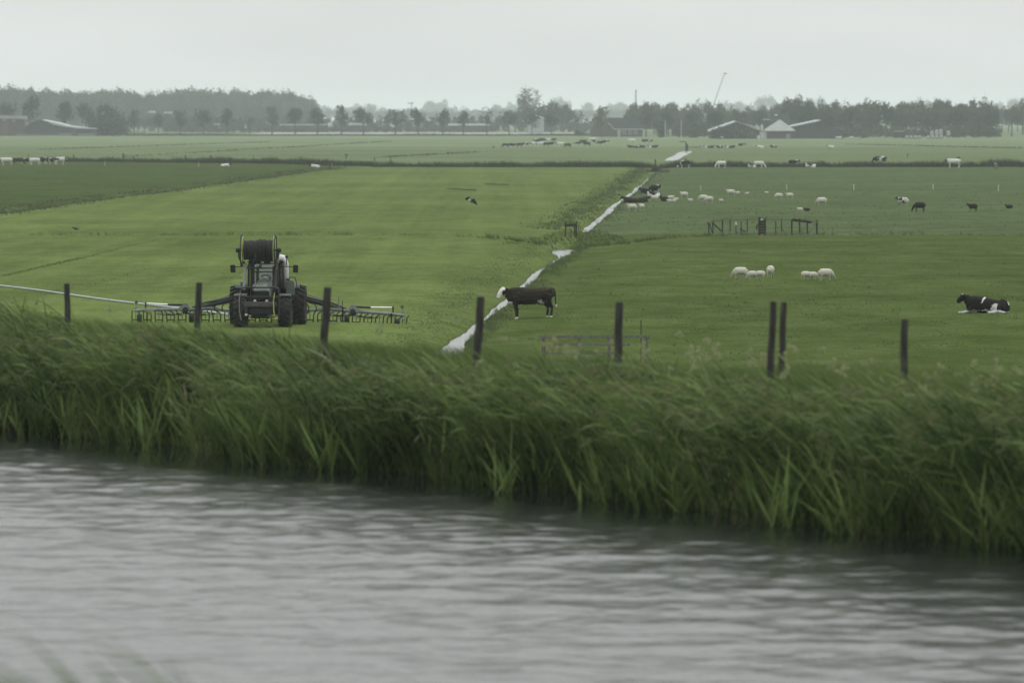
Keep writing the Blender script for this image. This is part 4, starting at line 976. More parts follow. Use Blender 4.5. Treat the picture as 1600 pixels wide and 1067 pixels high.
for i, (x, y, ps, ct, fc) in enumerate(herd):
    if x < 900: where = "in the distant herd's left half"; 
    elif x < 950: where = "in the distant herd's right half"
    elif x < 1050: where = "before the gambrel farmhouse"
    elif x < 1170: where = "far field left of the pyramid roof"
    else: where = "far field right of the pyramid roof"
    same = [q for q in herd if q[2] == ps and q[3] == ct and q[4] == fc and sum(q[0] >= k for k in (900, 950, 1050, 1170)) == sum(x >= k for k in (900, 950, 1050, 1170))]
    lb = f'{CW[ct]} cow {PW[ps]}, head {"left" if fc < 0 else "right"}, {where}'
    if len(same) > 1: lb = ('leftmost ' if same[0][0] == x else 'rightmost ') + lb
    animal('cow', ps, ct, x, y, 13 if ps != 'lie' else 13, fc, lb, 'cows of the distant herd', random.uniform(-.5, .5), 1.0)

# birds
def bird(px, py, Y, kind):
    dark = mat('bird_black', (.012, .012, .014), .6); white = mat('bird_white', (.5, .5, .48), .7)
    p = A(px, py, Y); r = empty('lapwing' if kind else 'crow', p)
    if kind:
        mb = MB(); mb.tube([(.17, 0, .03), (.10, 0, .02), (0, 0, 0), (-.10, 0, 0), (-.15, 0, .02), (-.18, 0, .02)], [.01, .035, .055, .045, .03, .008], 8); mb.build('body', white, r, smooth=True)
        for s in (-1, 1):
            w_ = MB(); up = .17
            top = [(-.07, s * .03, .03), (.06, s * .03, .03), (.10, s * .16, up * .8), (.13, s * .30, up * .3), (.06, s * .36, up * .0), (-.02, s * .30, up * .45), (-.08, s * .15, up)]
            w_.add(top + [(a, b, c - .012) for a, b, c in top], [tuple(range(7)), tuple(range(7, 14))[::-1]] + [(i, (i + 1) % 7, (i + 1) % 7 + 7, i + 7) for i in range(7)])
            w_.build('wing', dark, r)
        t_ = MB(); t_.box((.19, 0, .03), (.10, .08, .012)); t_.build('tail', dark, r)
        r.rotation_euler = (.35, .5, 1.0); r.scale = (1.15,) * 3
        tag(r, 'black and white bird flying low over the bright meadow', 'bird')
    else:
        mb = MB(); mb.tube([(.24, 0, .10), (.12, 0, .14), (0, 0, .18), (-.1, 0, .2), (-.15, 0, .25), (-.19, 0, .26), (-.25, 0, .25)], [.015, .055, .085, .07, .045, .045, .008], 8); mb.build('body', dark, r, smooth=True)
        for s in (-1, 1):
            l = MB(); l.tube([(0, s * .03, .14), (0, s * .03, 0)], .012, 5); l.build('leg', dark, r)
        r.location.z = hz(p.x, p.y)
    return r
bird(735, 315, 250, 1)
pc = P(118, 360.5); o = bird(118, 360.5, pc.y, 0); o.scale = (1.1,) * 3; tag(o, 'crow standing in the left part of the bright meadow', 'bird')
pc = P(883, 321); o = bird(883, 321, pc.y, 0); o.scale = (.6,) * 3; o.name = 'starling'; tag(o, 'small dark bird standing in the bright meadow above the little ditch gate', 'bird')

# ------------------------------------------------------------------ posts, gates, pen
WOOD = mat('weathered_post', (.034, .033, .029), .95, var=.6, scale=2.5, bump=.5, stretch=(8, 8, .8))
GREY = mat('grey_timber', (.13, .125, .11), .9, var=.3, scale=3, bump=.4, stretch=(6, 6, 1))
DKW = mat('dark_timber', (.030, .027, .022), .9, var=.35, scale=3, bump=.4)
STAKE = mat('white_stake', (.55, .55, .50), .6, var=.1)
def near_post(px, topy, wpx, wv, lean, label):
    d = ray(px, topy)                    # where the line of sight meets the fence line, wv metres behind the canal edge
    Y = 1.0
    k = d.x / d.y
    s = ((k * (B0[1] + wv * NN[1])) - (B0[0] + wv * NN[0])) / (U[0] - k * U[1])
    p = B0 + s * U + wv * NN; Y = p[1]; top = A(px, topy, Y); zg = float(dike_z(s, wv)) - .25; r = wpx / F * Y / 2
    mb = MB(); L_ = top.z - zg; lx = -lean * L_
    n = 7; pts = [(lx * k / n + .006 * math.sin(k * 2.1 + px), 0, L_ * k / n) for k in range(n + 1)]
    mb.tube(pts, [r * (1.06 - .08 * k / n) for k in range(n)] + [r * .93], 12)
    mb.tube([(pts[-1][0], 0, L_ - .004), (pts[-1][0], 0, L_ + .008)], [r * .90, r * .78], 12)
    o = mb.build('fence_post', WOOD, None, (p[0] - lx, p[1], zg), smooth=False)
    return tag(o, label, 'fence post', 'round wooden fence posts on the dike')
for a in ((104.5, 443.5, 9.5, 3.0, .02, 'leftmost round wooden post on the dike, cutting across the white hose'), (311.5, 442, 10.2, 3.0, -.05, 'slanting wooden post in front of the left wing of the slurry spreader'),
          (512.5, 449.5, 12.5, 3.0, -.08, 'leaning wooden post in front of the right wing of the slurry spreader'), (751.5, 464, 12.5, 3.0, -.065, 'leaning wooden post standing in front of the ditch water'),
          (967.5, 472.5, 12.5, 3.0, -.02, 'wooden post in front of the rail fence'), (1209, 471.5, 11, 3.0, -.05, 'left one of two close wooden posts on the dike'), (1224.5, 472.5, 10, 3.9, -.03, 'right one of two close wooden posts on the dike'),
          (1413, 499.5, 12, 3.0, .0, 'rightmost and lowest round wooden post on the dike')):
    near_post(*a)

def post_bar(pts_px, y0):
    return
# rail fence in the near right meadow
gp = P(845, 568); gy = gp.y
r = empty('rail_fence', (A(930, 560, gy).x, gy, 0)); ox = r.location.x
def X_(px, Y): return A(px, 400, Y).x
for px, tp, dy in ((848.5, 523.5, 0), (904.5, 523, 0), (952, 524, 0), (1011, 524.5, 0), (850.5, 535, .8)):
    mb = MB(); zt = A(px, tp, gy + dy).z; mb.box((X_(px, gy + dy) - ox, dy, zt / 2 - .1), (.10 if dy == 0 else .07, .10, zt + .2), ch=.012); mb.build('post', GREY if dy == 0 else DKW, r)
for (xa, xb, ya, h_) in ((842, 1016, 526, .10), (846, 984, 538.3, .085), (848, 960, 551.3, .085), (848, 958, 565, .085)):
    mb = MB(); x0, x1 = X_(xa, gy), X_(xb, gy); z = A(900, ya, gy).z; nseg = 2 if xb - xa > 150 else 1
    mb.box(((x0 + x1) / 2 - ox, -.075, z), (x1 - x0, .04, h_), rot=(0, random.uniform(-.004, .004), 0), ch=.006); mb.build('rail', GREY, r)
tag(r, 'grey wooden rail fence standing just behind the dike in the near right meadow', 'fence')
mb = MB(); p = P(1001.5, 566); zt = A(1001.5, 500.5, p.y).z; mb.tube([(0, 0, -.1), (0, 0, zt)], .018, 6); o = mb.build('steel_stake', mat('rusty_steel', (.04, .032, .026), .7, .3), None, p); tag(o, 'thin dark steel stake standing above the rail fence', 'stake')
p = G(1345, 584); mb = MB(); mb.tube([(0, 0, -.1), (0, 0, .30)], .05, 8); o = mb.build('short_stake', GREY, None, p); tag(o, 'short pale wooden stake between the dike posts at the right', 'stake')

# ditch gate on the dam
p = P(891.5, 367); gy = p.y; r = empty('ditch_gate', (p.x, gy, hz(p.x, gy))); ox, oz = p.x, r.location.z
for px, tp in ((883.5, 346.5), (900.5, 346.5), (898, 349)):
    mb = MB(); z = A(px, tp, gy).z - oz; mb.box((X_(px, gy) - ox, 0 if px != 898 else .12, z / 2 - .15), (.10, .12, z + .3), ch=.01); mb.build('post', DKW, r)
mb = MB(); z = A(890, 352, gy).z - oz; mb.box((0, -.09, z), (.92, .05, .20), ch=.01); mb.build('crossboard', DKW, r)
tag(r, 'small dark wooden gate frame on the dam between the two ditch sections', 'gate')

# sheep pen
PY0, PY1 = P(1190, 367).y, P(1190, 361).y
r = empty('sheep_pen', (A(1192, 367, PY0).x, PY0, 0)); ox = r.location.x
TB = .10
for px, tp, back, wdt in ((1107.5, 349, 0, .09), (1113.7, 344, .2, .09), (1128.7, 342.5, 0, .10), (1140.7, 342, 1, .08), (1158, 345.5, 0, .07), (1167.7, 342, 1, .08), (1212, 345.5, 0, .08), (1221, 341, 1, .08), (1237, 343, 0, .11), (1249.3, 341.5, .5, .11), (1261.3, 348, 0, .10), (1276.3, 344.5, 0, .12)):
    Y = PY0 + (PY1 - PY0) * back; z = A(px, tp, Y).z; mb = MB(); mb.box((X_(px, Y) - ox, Y - PY0, z / 2 - .1), (wdt, wdt, z + .2), ch=.01); mb.build('post', DKW, r)
def rail(pxa, pya, pxb, pyb, back, th, m, nm='rail', dp=.035):
    Ya = PY0 + (PY1 - PY0) * back; a = A(pxa, pya, Ya); b = A(pxb, pyb, Ya); mid = (a + b) / 2; Lr = (b - a).length
    mb = MB(); mb.box((0, 0, 0), (Lr, dp, th), rot=(0, -math.atan2(b.z - a.z, b.x - a.x), 0), ch=.004); o = mb.build(nm, m, r); o.location = (mid.x - ox, mid.y - PY0 - .075, mid.z); return o
rail(1103.5, 349, 1114, 345.7, 0, TB, GREY); rail(1114.5, 345.7, 1129, 343.6, 0, TB, GREY); rail(1129.5, 343.6, 1184, 343.2, 0, .07, GREY); rail(1196, 343.2, 1237, 343.4, 0, .08, GREY)
rail(1237.5, 343.6, 1268, 347.6, 0, .17, DKW); rail(1260, 346, 1279, 347.8, 0, .09, GREY)
rail(1106, 366.2, 1128, 365.6, 0, .08, GREY); rail(1129, 365.8, 1184, 366, 0, .09, GREY); rail(1196, 366, 1237, 366, 0, .08, GREY); rail(1238, 365.6, 1278, 367.3, 0, .09, GREY)
rail(1114, 348.5, 1127.5, 362, 0, .09, DKW, 'brace'); rail(1108.5, 350, 1113, 364, .1, .07, DKW, 'brace'); rail(1260, 350, 1249.5, 365, 0, .06, GREY, 'brace'); rail(1275, 348.5, 1264, 365, 0, .06, GREY, 'brace')
rail(1155, 358, 1166, 362, .5, .06, DKW, 'brace'); rail(1157, 356, 1163, 363, .5, .05, DKW, 'brace')
mb = MB(); p = A(1150, 347, PY0 + 2); mb.tube([(0, 0, 0), (0, 0, p.z)], .035, 6); o = mb.build('marker_stake', DKW, r); o.location = (p.x - ox, 2, 0)
mb = MB(); mb.tube([(0, 0, p.z - .22), (0, 0, p.z + .01)], .045, 6); mb.build('white_tip', STAKE, o)
# the boarded catching crate in the middle of the pen
for px, wd_ in ((1186.5, .16), (1195.3, .16)):
    z = A(px, 339.5 if px < 1190 else 341, PY0).z; mb = MB(); mb.box((X_(px, PY0) - ox, .1, z / 2 - .05), (wd_, .16, z + .1), ch=.015); mb.build('gate_post', DKW, r)
for k in range(5):
    mb = MB(); mb.box((X_(1191, PY0) - ox, .12 + .02 * (k % 2), .15 + k * .20), (.40, .04, .17), ch=.005); mb.build('board', DKW, r)
mb = MB(); mb.tube([(X_(1183, PY0) - ox, .2, .35), (X_(1182, PY0) - ox, .2, .6), (X_(1184, PY0) - ox, .2, .75)], .05, 6); mb.build('latch', DKW, r)
mb = MB(); mb.box((X_(1189.8, PY0) - ox, .05, 1.12), (.10, .05, .10)); mb.build('white_tag', STAKE, r)
tag(r, 'weathered wooden sheep pen with posts, rails and braces in the middle of the right field', 'sheep pen')

# white electric fence stakes
for x, y, h_, d in ((1002, 298, 8, 'white fence stake behind the resting black and white cows, nearest the ditch'), (1095, 298, 8.5, 'white fence stake above the two overlapping ewes'), (1229, 296.5, 8.5, 'white fence stake above the round standing sheep'),
                  (1334, 297, 9, 'white fence stake midway between the white flock and the spotted sheep'), (1458, 296, 8, 'white fence stake above the large black sheep'), (1560, 298.5, 9.5, 'white fence stake nearest the right edge'), (164, 259, 7, 'white fence stake right of the cows at the left edge'),
                  (310.5, 261, 7, 'white fence stake left of the lying grey white cow')):
    p = G(x, y); mb = MB(); h_m = h_ / F * p.y; mb.tube([(0, 0, -.05), (0, 0, h_m)], .028, 6); mb.tube([(0, 0, h_m * .8), (0, 0, h_m * .84)], .045, 6); o = mb.build('fence_stake', STAKE, None, p); tag(o, d, 'stake', 'white electric fence stakes')
# dark distant posts
for x, y0, y1, wd_, d in ((44.5, 241, 250, .14, 'dark post behind the cows at the left edge'), (115, 241, 251, .16, 'dark post right of the spotted cow at the left edge'), (271, 244, 251, .1, 'thin post just left of two taller posts at the sedge belt'), (289.5, 242.5, 253.5, .22, 'left one of two thick posts at the left sedge belt'),
                          (329.5, 242.5, 253, .22, 'right one of two thick posts at the left sedge belt'), (349.5, 245, 252, .09, 'thin post just right of the two thick posts'), (396, 244, 252, .12, 'lone thin post at the sedge belt above the left ditch'), (585, 245.5, 252, .16, 'low post at the sedge belt above the bright meadow'), (610.5, 246.5, 252, .14, 'smaller post right of a low post at the sedge belt'),
                          (471, 244.5, 251, .14, 'thin post left of the corner post of the bright meadow'), (1418, 240, 246, .15, 'small post standing alone in the far right field'), (771, 228, 232, .3, 'short post left of the distant herd')):
    p = P(x, y1); mb = MB(); z = A(x, y0, p.y).z; mb.box((0, 0, z / 2 - .1), (wd_, wd_, z + .2), ch=.02); o = mb.build('distant_post', DKW, None, p); tag(o, d, 'post')
def multi(name, px, py, boxes, label, cat, m=DKW):
    """boxes in pixels (name, x0, x1, ytop, ybottom) at the distance of the ground point px,py"""
    p = P(px, py); r = empty(name, (p.x, p.y, 0))
    for nm, x0, x1, ya, yb, mm in boxes:
        a, b = A(x0, ya, p.y), A(x1, yb, p.y); mb = MB(); mb.box(((a.x + b.x) / 2 - p.x, random.uniform(-.02, .02), (a.z + b.z) / 2), (b.x - a.x, .14, a.z - b.z), ch=.01); mb.build(nm, mm, r)
    return tag(r, label, cat)
multi('field_gate', 196, 249.5, [('post', 191.5, 194, 240, 250, DKW), ('rail', 194, 201, 242.5, 243.4, GREY), ('rail', 194, 209, 245.6, 246.4, GREY), ('post', 208, 209.3, 243, 250, DKW)], 'small field gate at the sedge belt above the left pasture', 'gate')
multi('corner_post', 517.5, 264, [('post', 514.8, 517.2, 252.5, 264.5, DKW), ('plank', 517.4, 519.6, 255, 264, GREY)], 'double corner post where the left ditch meets the sedge belt', 'post')
multi('tee_post', 541, 249, [('post', 540.3, 541.8, 242.5, 250, DKW), ('crossbar', 538, 544.2, 241.6, 243, DKW)], 'post with a short crossbar above the sedge belt', 'post')
multi('sluice', 1025, 268, [('post', 1023, 1025, 249.5, 268, DKW), ('beam', 1009, 1046, 267.2, 269, DKW), ('board', 1018, 1030, 264, 267, DKW)], 'dark post and low beam of the sluice where ditch and sedge belt meet', 'sluice')
multi('dam_post', 1071.5, 236, [('post', 1070.8, 1073, 222.5, 236.3, DKW), ('crossbar', 1062, 1071, 221.2, 222.4, DKW), ('brace', 1073.2, 1075, 226, 236, DKW)], 'dark post with arm at the far end of the bright ditch stretch', 'post')
multi('sign_post', 1498, 256, [('post', 1497.5, 1499.6, 245, 256, DKW), ('sign_board', 1494.6, 1497.2, 246, 249, DKW)], 'post with small dark board right of the walking white cow', 'post')
multi('stone_post', 1556.5, 264.5, [('post', 1553.5, 1558.5, 256.5, 265.3, mat('concrete', (.12, .12, .11))), ('cap', 1553, 1557, 254.6, 256.4, mat('pale_concrete', (.28, .28, .26)))], 'thick concrete post with pale top near the right edge', 'post')

# ------------------------------------------------------------------ the white drag hose
HM = mat('hose_fabric', (.34, .35, .38), .6, var=.12, scale=2)
a, b = P(-400, 398), P(361, 494.5); pts = []
a0, b0 = P(0, 447), P(362, 495)
dirv = (b0 - a0)
for k in range(-30, 61):
    u_ = k / 60; q = a0 + dirv * u_; q.x += .12 * math.sin(u_ * 9); q.z = hz(q.x, q.y) + .065; pts.append(q.copy())
mb = MB(); mb.tube(pts, .044, 8); o = mb.build('drag_hose', HM, None, None, True); tag(o, 'long pale slurry hose lying straight across the meadow from the left edge to the tractor', 'hose')

# ------------------------------------------------------------------ tractor
BODY = mat('tractor_grey_paint', (.085, .102, .085), .35, var=.1, spec=.5)
DARK = mat('black_plastic', (.010, .010, .010), .6, var=.3)
FRAME = mat('dark_frame_paint', (.022, .024, .021), .6, var=.3, scale=6)
RUB = mat('tyre_rubber', (.022, .021, .018), .85, var=.5, scale=5, bump=.3)
RIM = mat('rim_steel', (.12, .12, .11), .5, var=.2)
STEEL = mat('galvanised_steel', (.16, .17, .17), .6, .1, var=.3, scale=6)
CHR = mat('bright_rod', (.6, .6, .6), .25, .6, var=.05)
LIME = mat('yellow_green_paint', (.30, .36, .07), .5, var=.2)
LAMP = mat('lamp_glass', (.6, .6, .55), .15, var=.1, spec=.8)
WHITE = mat('white_pipe', (.55, .55, .55), .4, var=.05)
gl = bpy.data.materials.new('cab_glass'); gl.use_nodes = True; t = gl.node_tree; t.nodes.clear()
tb = N(t, 'ShaderNodeBsdfTransparent'); tb.inputs[0].default_value = (.62, .68, .66, 1); gb = N(t, 'ShaderNodeBsdfGlossy'); gb.inputs['Roughness'].default_value = .06
fz = N(t, 'ShaderNodeFresnel'); fz.inputs[0].default_value = 1.45; ad = N(t, 'ShaderNodeMath', operation='MULTIPLY_ADD'); ad.inputs[1].default_value = 1.0; ad.inputs[2].default_value = .10
ms = N(t, 'ShaderNodeMixShader'); oo = N(t, 'ShaderNodeOutputMaterial'); t.links.new(fz.outputs[0], ad.inputs[0]); t.links.new(ad.outputs[0], ms.inputs[0]); t.links.new(tb.outputs[0], ms.inputs[1]); t.links.new(gb.outputs[0], ms.inputs[2]); t.links.new(ms.outputs[0], oo.inputs[0])
TX, TY = (415 - 800) / F * 213.5, 213.5
tz = hz(TX, TY)
trac = empty('tractor', (TX, TY, tz), -.028)
tag(trac, 'dark grey tractor facing the viewer with a hose reel above its bonnet', 'tractor')
def tyre_mesh(R, W, nl):
    mb = MB(); h = W / 2
    mb.lathe([(-h * .8, R * .62), (-h, R * .78), (-h * .96, R * .88), (-h * .8, R * .925), (0, R * .935), (h * .8, R * .925), (h * .96, R * .88), (h, R * .78), (h * .8, R * .62)], 'x', n=36, closed=True)
    for k in range(nl):
        for s in (-1, 1):
            a0 = 2 * math.pi * (k + (.5 if s > 0 else 0)) / nl
            vs = []
            for (xx, da) in ((0.02, 0.0), (.5, .09), (1.0, .17)):
                for dw in (-.045, .045):
                    for rr in (.90, 1.0 if xx < .9 else .965):
                        a = a0 - da * 1.5 + dw; x = s * xx * h * 1.01; vs.append((x, R * rr * math.sin(a), R * rr * math.cos(a)))
            f = []
            for j in range(2):
                o_ = j * 4; f += [(o_ + 1, o_ + 3, o_ + 7, o_ + 5), (o_, o_ + 1, o_ + 5, o_ + 4), (o_ + 2, o_ + 6, o_ + 7, o_ + 3)]
            f += [(0, 2, 3, 1), (8, 9, 11, 10)]; mb.add(vs, f)
    return mb
def wheel(name, x, y, R, W, nl, side):
    w_ = empty(name, (x, y, R - .02), 0, trac)
    tyre_mesh(R, W, nl).build('tyre', RUB, w_)
    mb = MB(); mb.lathe([(-W * .35, R * .63), (-W * .30, R * .58), (side * W * .05 - .02, R * .50), (side * W * .1, R * .2), (side * W * .25, R * .12), (W * .30, R * .58), (W * .35, R * .63)] if False else [(-W * .36, R * .64), (-W * .3, R * .56), (0, R * .52), (W * .3, R * .56), (W * .36, R * .64)], 'x', n=28)
    mb.lathe([(side * W * .3 - .02, R * .2), (side * W * .36, R * .17)], 'x', n=16); mb.build('rim', RIM, w_, smooth=False)
fx = 411.0 - 415 + .0
wheel('wheel', -.92, -1.42, .655, .55, 16, -1); wheel('wheel', .92, -1.42, .655, .55, 16, 1)
wheel('wheel', -1.28, 1.35, .82, .60, 18, -1); wheel('wheel', 1.29, 1.35, .82, .60, 18, 1)
mb = MB(); mb.box((0, -1.42, .62), (1.4, .24, .22), ch=.04); mb.box((0, 1.35, .80), (2.0, .34, .34), ch=.05); mb.box((0, -.1, .85), (.5, 2.9, .42), ch=.06); mb.build('chassis', DARK, trac)
# bonnet: rounded, rising towards the cab
def bonnet():
    mb = MB(); prof = []
    secs = [(-1.95, .30, 1.18, 1.50), (-1.88, .34, 1.14, 1.62), (-1.6, .35, 1.1, 1.70), (-1.1, .36, 1.1, 1.80), (-.5, .38, 1.1, 1.90), (-.1, .40, 1.1, 1.96)]
    n = 14; vs = []
    for y, hw, zb, zt in secs:
        for j in range(n):
            a = math.pi * j / (n - 1); cxx = math.cos(a); sz_ = math.sin(a)
            x = hw * (abs(cxx) ** .55) * (1 if cxx >= 0 else -1); z = zb + (zt - zb) * (abs(sz_) ** .6)
            vs.append((x, y, z))
    m = len(secs); f = [(i * n + j, i * n + j + 1, (i + 1) * n + j + 1, (i + 1) * n + j) for i in range(m - 1) for j in range(n - 1)]
    f += [tuple(range(n)), tuple(range((m - 1) * n, m * n))[::-1]] + [(i * n, (i + 1) * n, (i + 1) * n + n - 1, i * n + n - 1) for i in range(m - 1)]
    return mb.add(vs, f)
bonnet().build('bonnet', BODY, trac, (-.02, 0, 0), True)
mb = MB(); mb.tube([(0, -.9, 1.72), (0, -.75, 1.92), (0, -.3, 2.0), (0, 0, 2.02)], [(.05, .02), (.17, .10), (.21, .12), (.22, .12)], 12); mb.build('bonnet_hump', BODY, trac, (0, 0, 0), True)
g = MB(); g.box((-.03, -1.985, 1.30), (.66, .05, .36), ch=.02); g.build('grille', DARK, trac)
for k in range(6):
    mb = MB(); mb.box((-.03, -2.02, 1.16 + k * .055), (.60, .02, .014)); mb.build('grille_bar', FRAME, trac)
mb = MB(); mb.box((-.03, -2.02, 1.515), (.64, .05, .035), ch=.01); mb.build('bonnet_trim', STEEL, trac)
for x in (-.29, .20):
    mb = MB(); mb.lathe([(-.03, .06), (.0, .075), (.03, .07)], 'y', (x, -2.05, 1.09), 14); h_ = mb.build('headlight', DARK, trac); l = MB(); l.lathe([(-.012, .06), (.0, .062)], 'y', (x, -2.09, 1.09), 14); l.build('lens', LAMP, h_)
# front linkage with weight and guard frame
mb = MB(); mb.box((-.05, -2.35, .96), (1.34, .30, .22), ch=.04); mb.build('front_weight', mat('cast_iron', (.06, .06, .055), .7, var=.3, scale=8), trac)
mb = MB(); mb.box((-.05, -2.25, .68), (1.0, .35, .32), ch=.05); mb.box((-.05, -2.15, .45), (.72, .3, .16), ch=.03); mb.build('weight_bracket', DARK, trac)
for s in (-1, 1):
    mb = MB(); mb.tube([(s * .30 - .05, -2.0, .75), (s * .36 - .05, -2.55, .42)], .04, 8); mb.build('lower_link', FRAME, trac)
mb = MB(); mb.tube([(-.62, -2.45, .88), (-.62, -2.47, .58)], .05, 8); c_ = mb.build('ram', FRAME, trac); mb = MB(); mb.tube([(-.62, -2.47, .58), (-.62, -2.47, .50)], .055, 8); mb.build('ram_tip', WHITE, c_)
mb = MB(); z1 = 1.66
mb.tube([(-.86, -2.42, .36), (-.86, -2.42, 1.50), (-.82, -2.42, 1.62), (-.72, -2.42, z1), (.58, -2.42, z1), (.68, -2.42, 1.62), (.72, -2.42, 1.5), (.72, -2.42, .36)], .035, 8)
mb.build('guard_frame', FRAME, trac)
mb = MB(); mb.tube([(-.86, -2.42, 1.27), (.72, -2.42, 1.27)], .03, 8); mb.build('guard_bar', FRAME, trac)
for x in (-.86, .56):
    mb = MB(); pts = [(x - .0, -2.5, 1.45), (x - .05, -2.52, 1.1), (x - .04, -2.52, .7), (x + .03, -2.5, .32)]; mb.tube(pts, .022, 6); mb.build('hydraulic_hose', STEEL if x < 0 else LIME, trac)
for s in (-1, 1):   # mudguards over the front wheels
    mb = MB(); vs = []; n = 9
    for k in range(n):
        a = math.radians(-22 + 95 * k / (n - 1)); 
        for r_ in (.72, .735):
            for xx in (-.27, .27): vs.append((s * .92 + xx, -1.42 + r_ * math.sin(a), .635 + r_ * math.cos(a)))
    f = []
    for k in range(n - 1):
        o_ = k * 4; f += [(o_ + 2, o_ + 3, o_ + 7, o_ + 6), (o_, o_ + 4, o_ + 5, o_ + 1), (o_, o_ + 2, o_ + 6, o_ + 4), (o_ + 1, o_ + 5, o_ + 7, o_ + 3)]
    mb.add(vs, f + [(0, 1, 3, 2), (n * 4 - 4, n * 4 - 2, n * 4 - 1, n * 4 - 3)]); mb.build('mudguard', FRAME, trac)
    mb = MB(); mb.tube([(s * .92 - .26, -1.70, 1.305), (s * .92 + .20, -1.70, 1.305), (s * .92 + .27, -1.70, 1.27)], .018, 6); mb.build('mudguard_edge', STEEL, trac)
for s in (-1, 1):   # rear wings
    mb = MB(); vs = []; n = 9
    for k in range(n):
        a = math.radians(-35 + 95 * k / (n - 1))
        for r_ in (.88, .90):
            for xx in (-.22, .2): vs.append((s * 1.15 + xx * s, 1.35 + r_ * math.sin(a), .80 + r_ * math.cos(a)))
    f = []
    for k in range(n - 1):
        o_ = k * 4; f += [(o_ + 2, o_ + 3, o_ + 7, o_ + 6), (o_, o_ + 4, o_ + 5, o_ + 1), (o_, o_ + 2, o_ + 6, o_ + 4), (o_ + 1, o_ + 5, o_ + 7, o_ + 3)]
    mb.add(vs, f + [(0, 1, 3, 2), (n * 4 - 4, n * 4 - 2, n * 4 - 1, n * 4 - 3)]); mb.build('rear_wing', FRAME, trac)
# cab
FW, RW_, Y0, Y1, ZB, ZM, ZT = .60, .80, -.05, 1.5, 1.05, 1.45, 2.56
def cabpt(x, y, z): return (x, y, z)
pil = [((-FW, Y0, ZB), (-FW + .02, Y0 + .10, ZT)), ((FW, Y0, ZB), (FW - .02, Y0 + .10, ZT)), ((-RW_, .75, ZB), (-RW_ + .04, .75, ZT)), ((RW_, .75, ZB), (RW_ - .04, .75, ZT)), ((-RW_, Y1, ZB), (-RW_ + .06, Y1, ZT)), ((RW_, Y1, ZB), (RW_ - .06, Y1, ZT))]
for a, b in pil:
    mb = MB(); mb.tube([a, b], .045, 6); mb.build('cab_pillar', DARK, trac)
mb = MB(); mb.box((0, .75, ZB), (1.55, 1.5, .12), ch=.03); mb.box((0, 1.35, 1.3), (1.5, .2, .45), ch=.03); mb.build('cab_floor', DARK, trac)
def pane(nm, pts):
    mb = MB(); a = [Vector(q) for q in pts]; nr = (a[1] - a[0]).cross(a[2] - a[0]).normalized() * .006
    k = len(a); mb.add(a + [q + nr for q in a], [tuple(range(k)), tuple(range(k, 2 * k))[::-1]] + [(i, (i + 1) % k, (i + 1) % k + k, i + k) for i in range(k)]); mb.build(nm, gl, trac)
pane('windscreen', [(-FW + .05, Y0, 1.45), (FW - .05, Y0, 1.45), (FW - .07, Y0 + .1, ZT - .02), (-FW + .07, Y0 + .1, ZT - .02)])
for s in (-1, 1):
    pane('side_window', [(s * (FW + .01), Y0 + .05, 1.3), (s * (RW_ - .01), .70, 1.2), (s * (RW_ - .04), .72, ZT - .02), (s * (FW - .01), Y0 + .14, ZT - .02)])
    pane('side_window', [(s * (RW_ - .01), .80, 1.2), (s * (RW_ - .02), Y1 - .05, 1.3), (s * (RW_ - .06), Y1 - .05, ZT - .02), (s * (RW_ - .04), .80, ZT - .02)])
pane('rear_window', [(RW_ - .08, Y1, 1.5), (-RW_ + .08, Y1, 1.5), (-RW_ + .1, Y1, ZT - .02), (RW_ - .1, Y1, ZT - .02)])
mb = MB(); mb.box((0, .72, ZT + .09), (1.52, 1.75, .17), ch=.06); mb.build('cab_roof', FRAME, trac)
for x in (-.42, -.12, .28, .52):
    mb = MB(); mb.box((x, -.18, ZT + .07), (.15, .04, .09), ch=.01); l_ = mb.build('roof_light', DARK, trac); mb = MB(); mb.box((x, -.205, ZT + .07), (.12, .012, .065)); mb.build('lens', LAMP, l_)
mb = MB(); mb.box((0.0, 1.0, 1.45), (.5, .5, .14), ch=.05); mb.box((0, 1.25, 1.8), (.48, .14, .6), ch=.05); mb.build('seat', DARK, trac)
mb = MB(); mb.lathe([(-.015, .17), (.015, .17), (.015, .20), (-.015, .20)], 'y', (0, 0, 0), 16, closed=True); o = mb.build('steering_wheel', DARK, trac, (0, .42, 1.85)); o.rotation_euler = (-.9, 0, 0)
mb = MB(); mb.tube([(0, .25, 1.2), (0, .40, 1.82)], .07, 8); mb.box((0, .2, 1.5), (.5, .25, .35), ch=.06); mb.build('dashboard', DARK, trac)
for s in (-1, 1):
    mb = MB(); e = -1.36 if s < 0 else 1.26; mb.tube([(s * .62, -.1, 2.45), (s * .9, -.12, 2.46), (e - s * .1, -.12, 2.43)], .022, 6); a_ = mb.build('mirror_arm', DARK, trac)
    mb = MB(); mb.box((e, -.12, 2.36), (.21, .09, .32), rot=(0, .06 * s, 0), ch=.02); mb.build('mirror', DARK, trac)
mb = MB(); mb.tube([(.80, .55, 1.5), (.82, .55, 2.2), (.78, .55, 2.55), (.66, .55, 2.78), (.52, .55, 2.84)], [.10, .11, .14, .17, .12], 14); mb.build('filler_pipe', WHITE, trac, None, True)
mb = MB(); mb.tube([(.86, .2, 2.5), (.86, .2, 2.82)], .02, 6); b_ = mb.build('beacon_stalk', DARK, trac); mb = MB(); mb.lathe([(0, .05), (.03, .06), (.09, .055), (.12, .03)], 'z', (.86, .2, 2.80), 12); mb.build('beacon', DARK, b_)
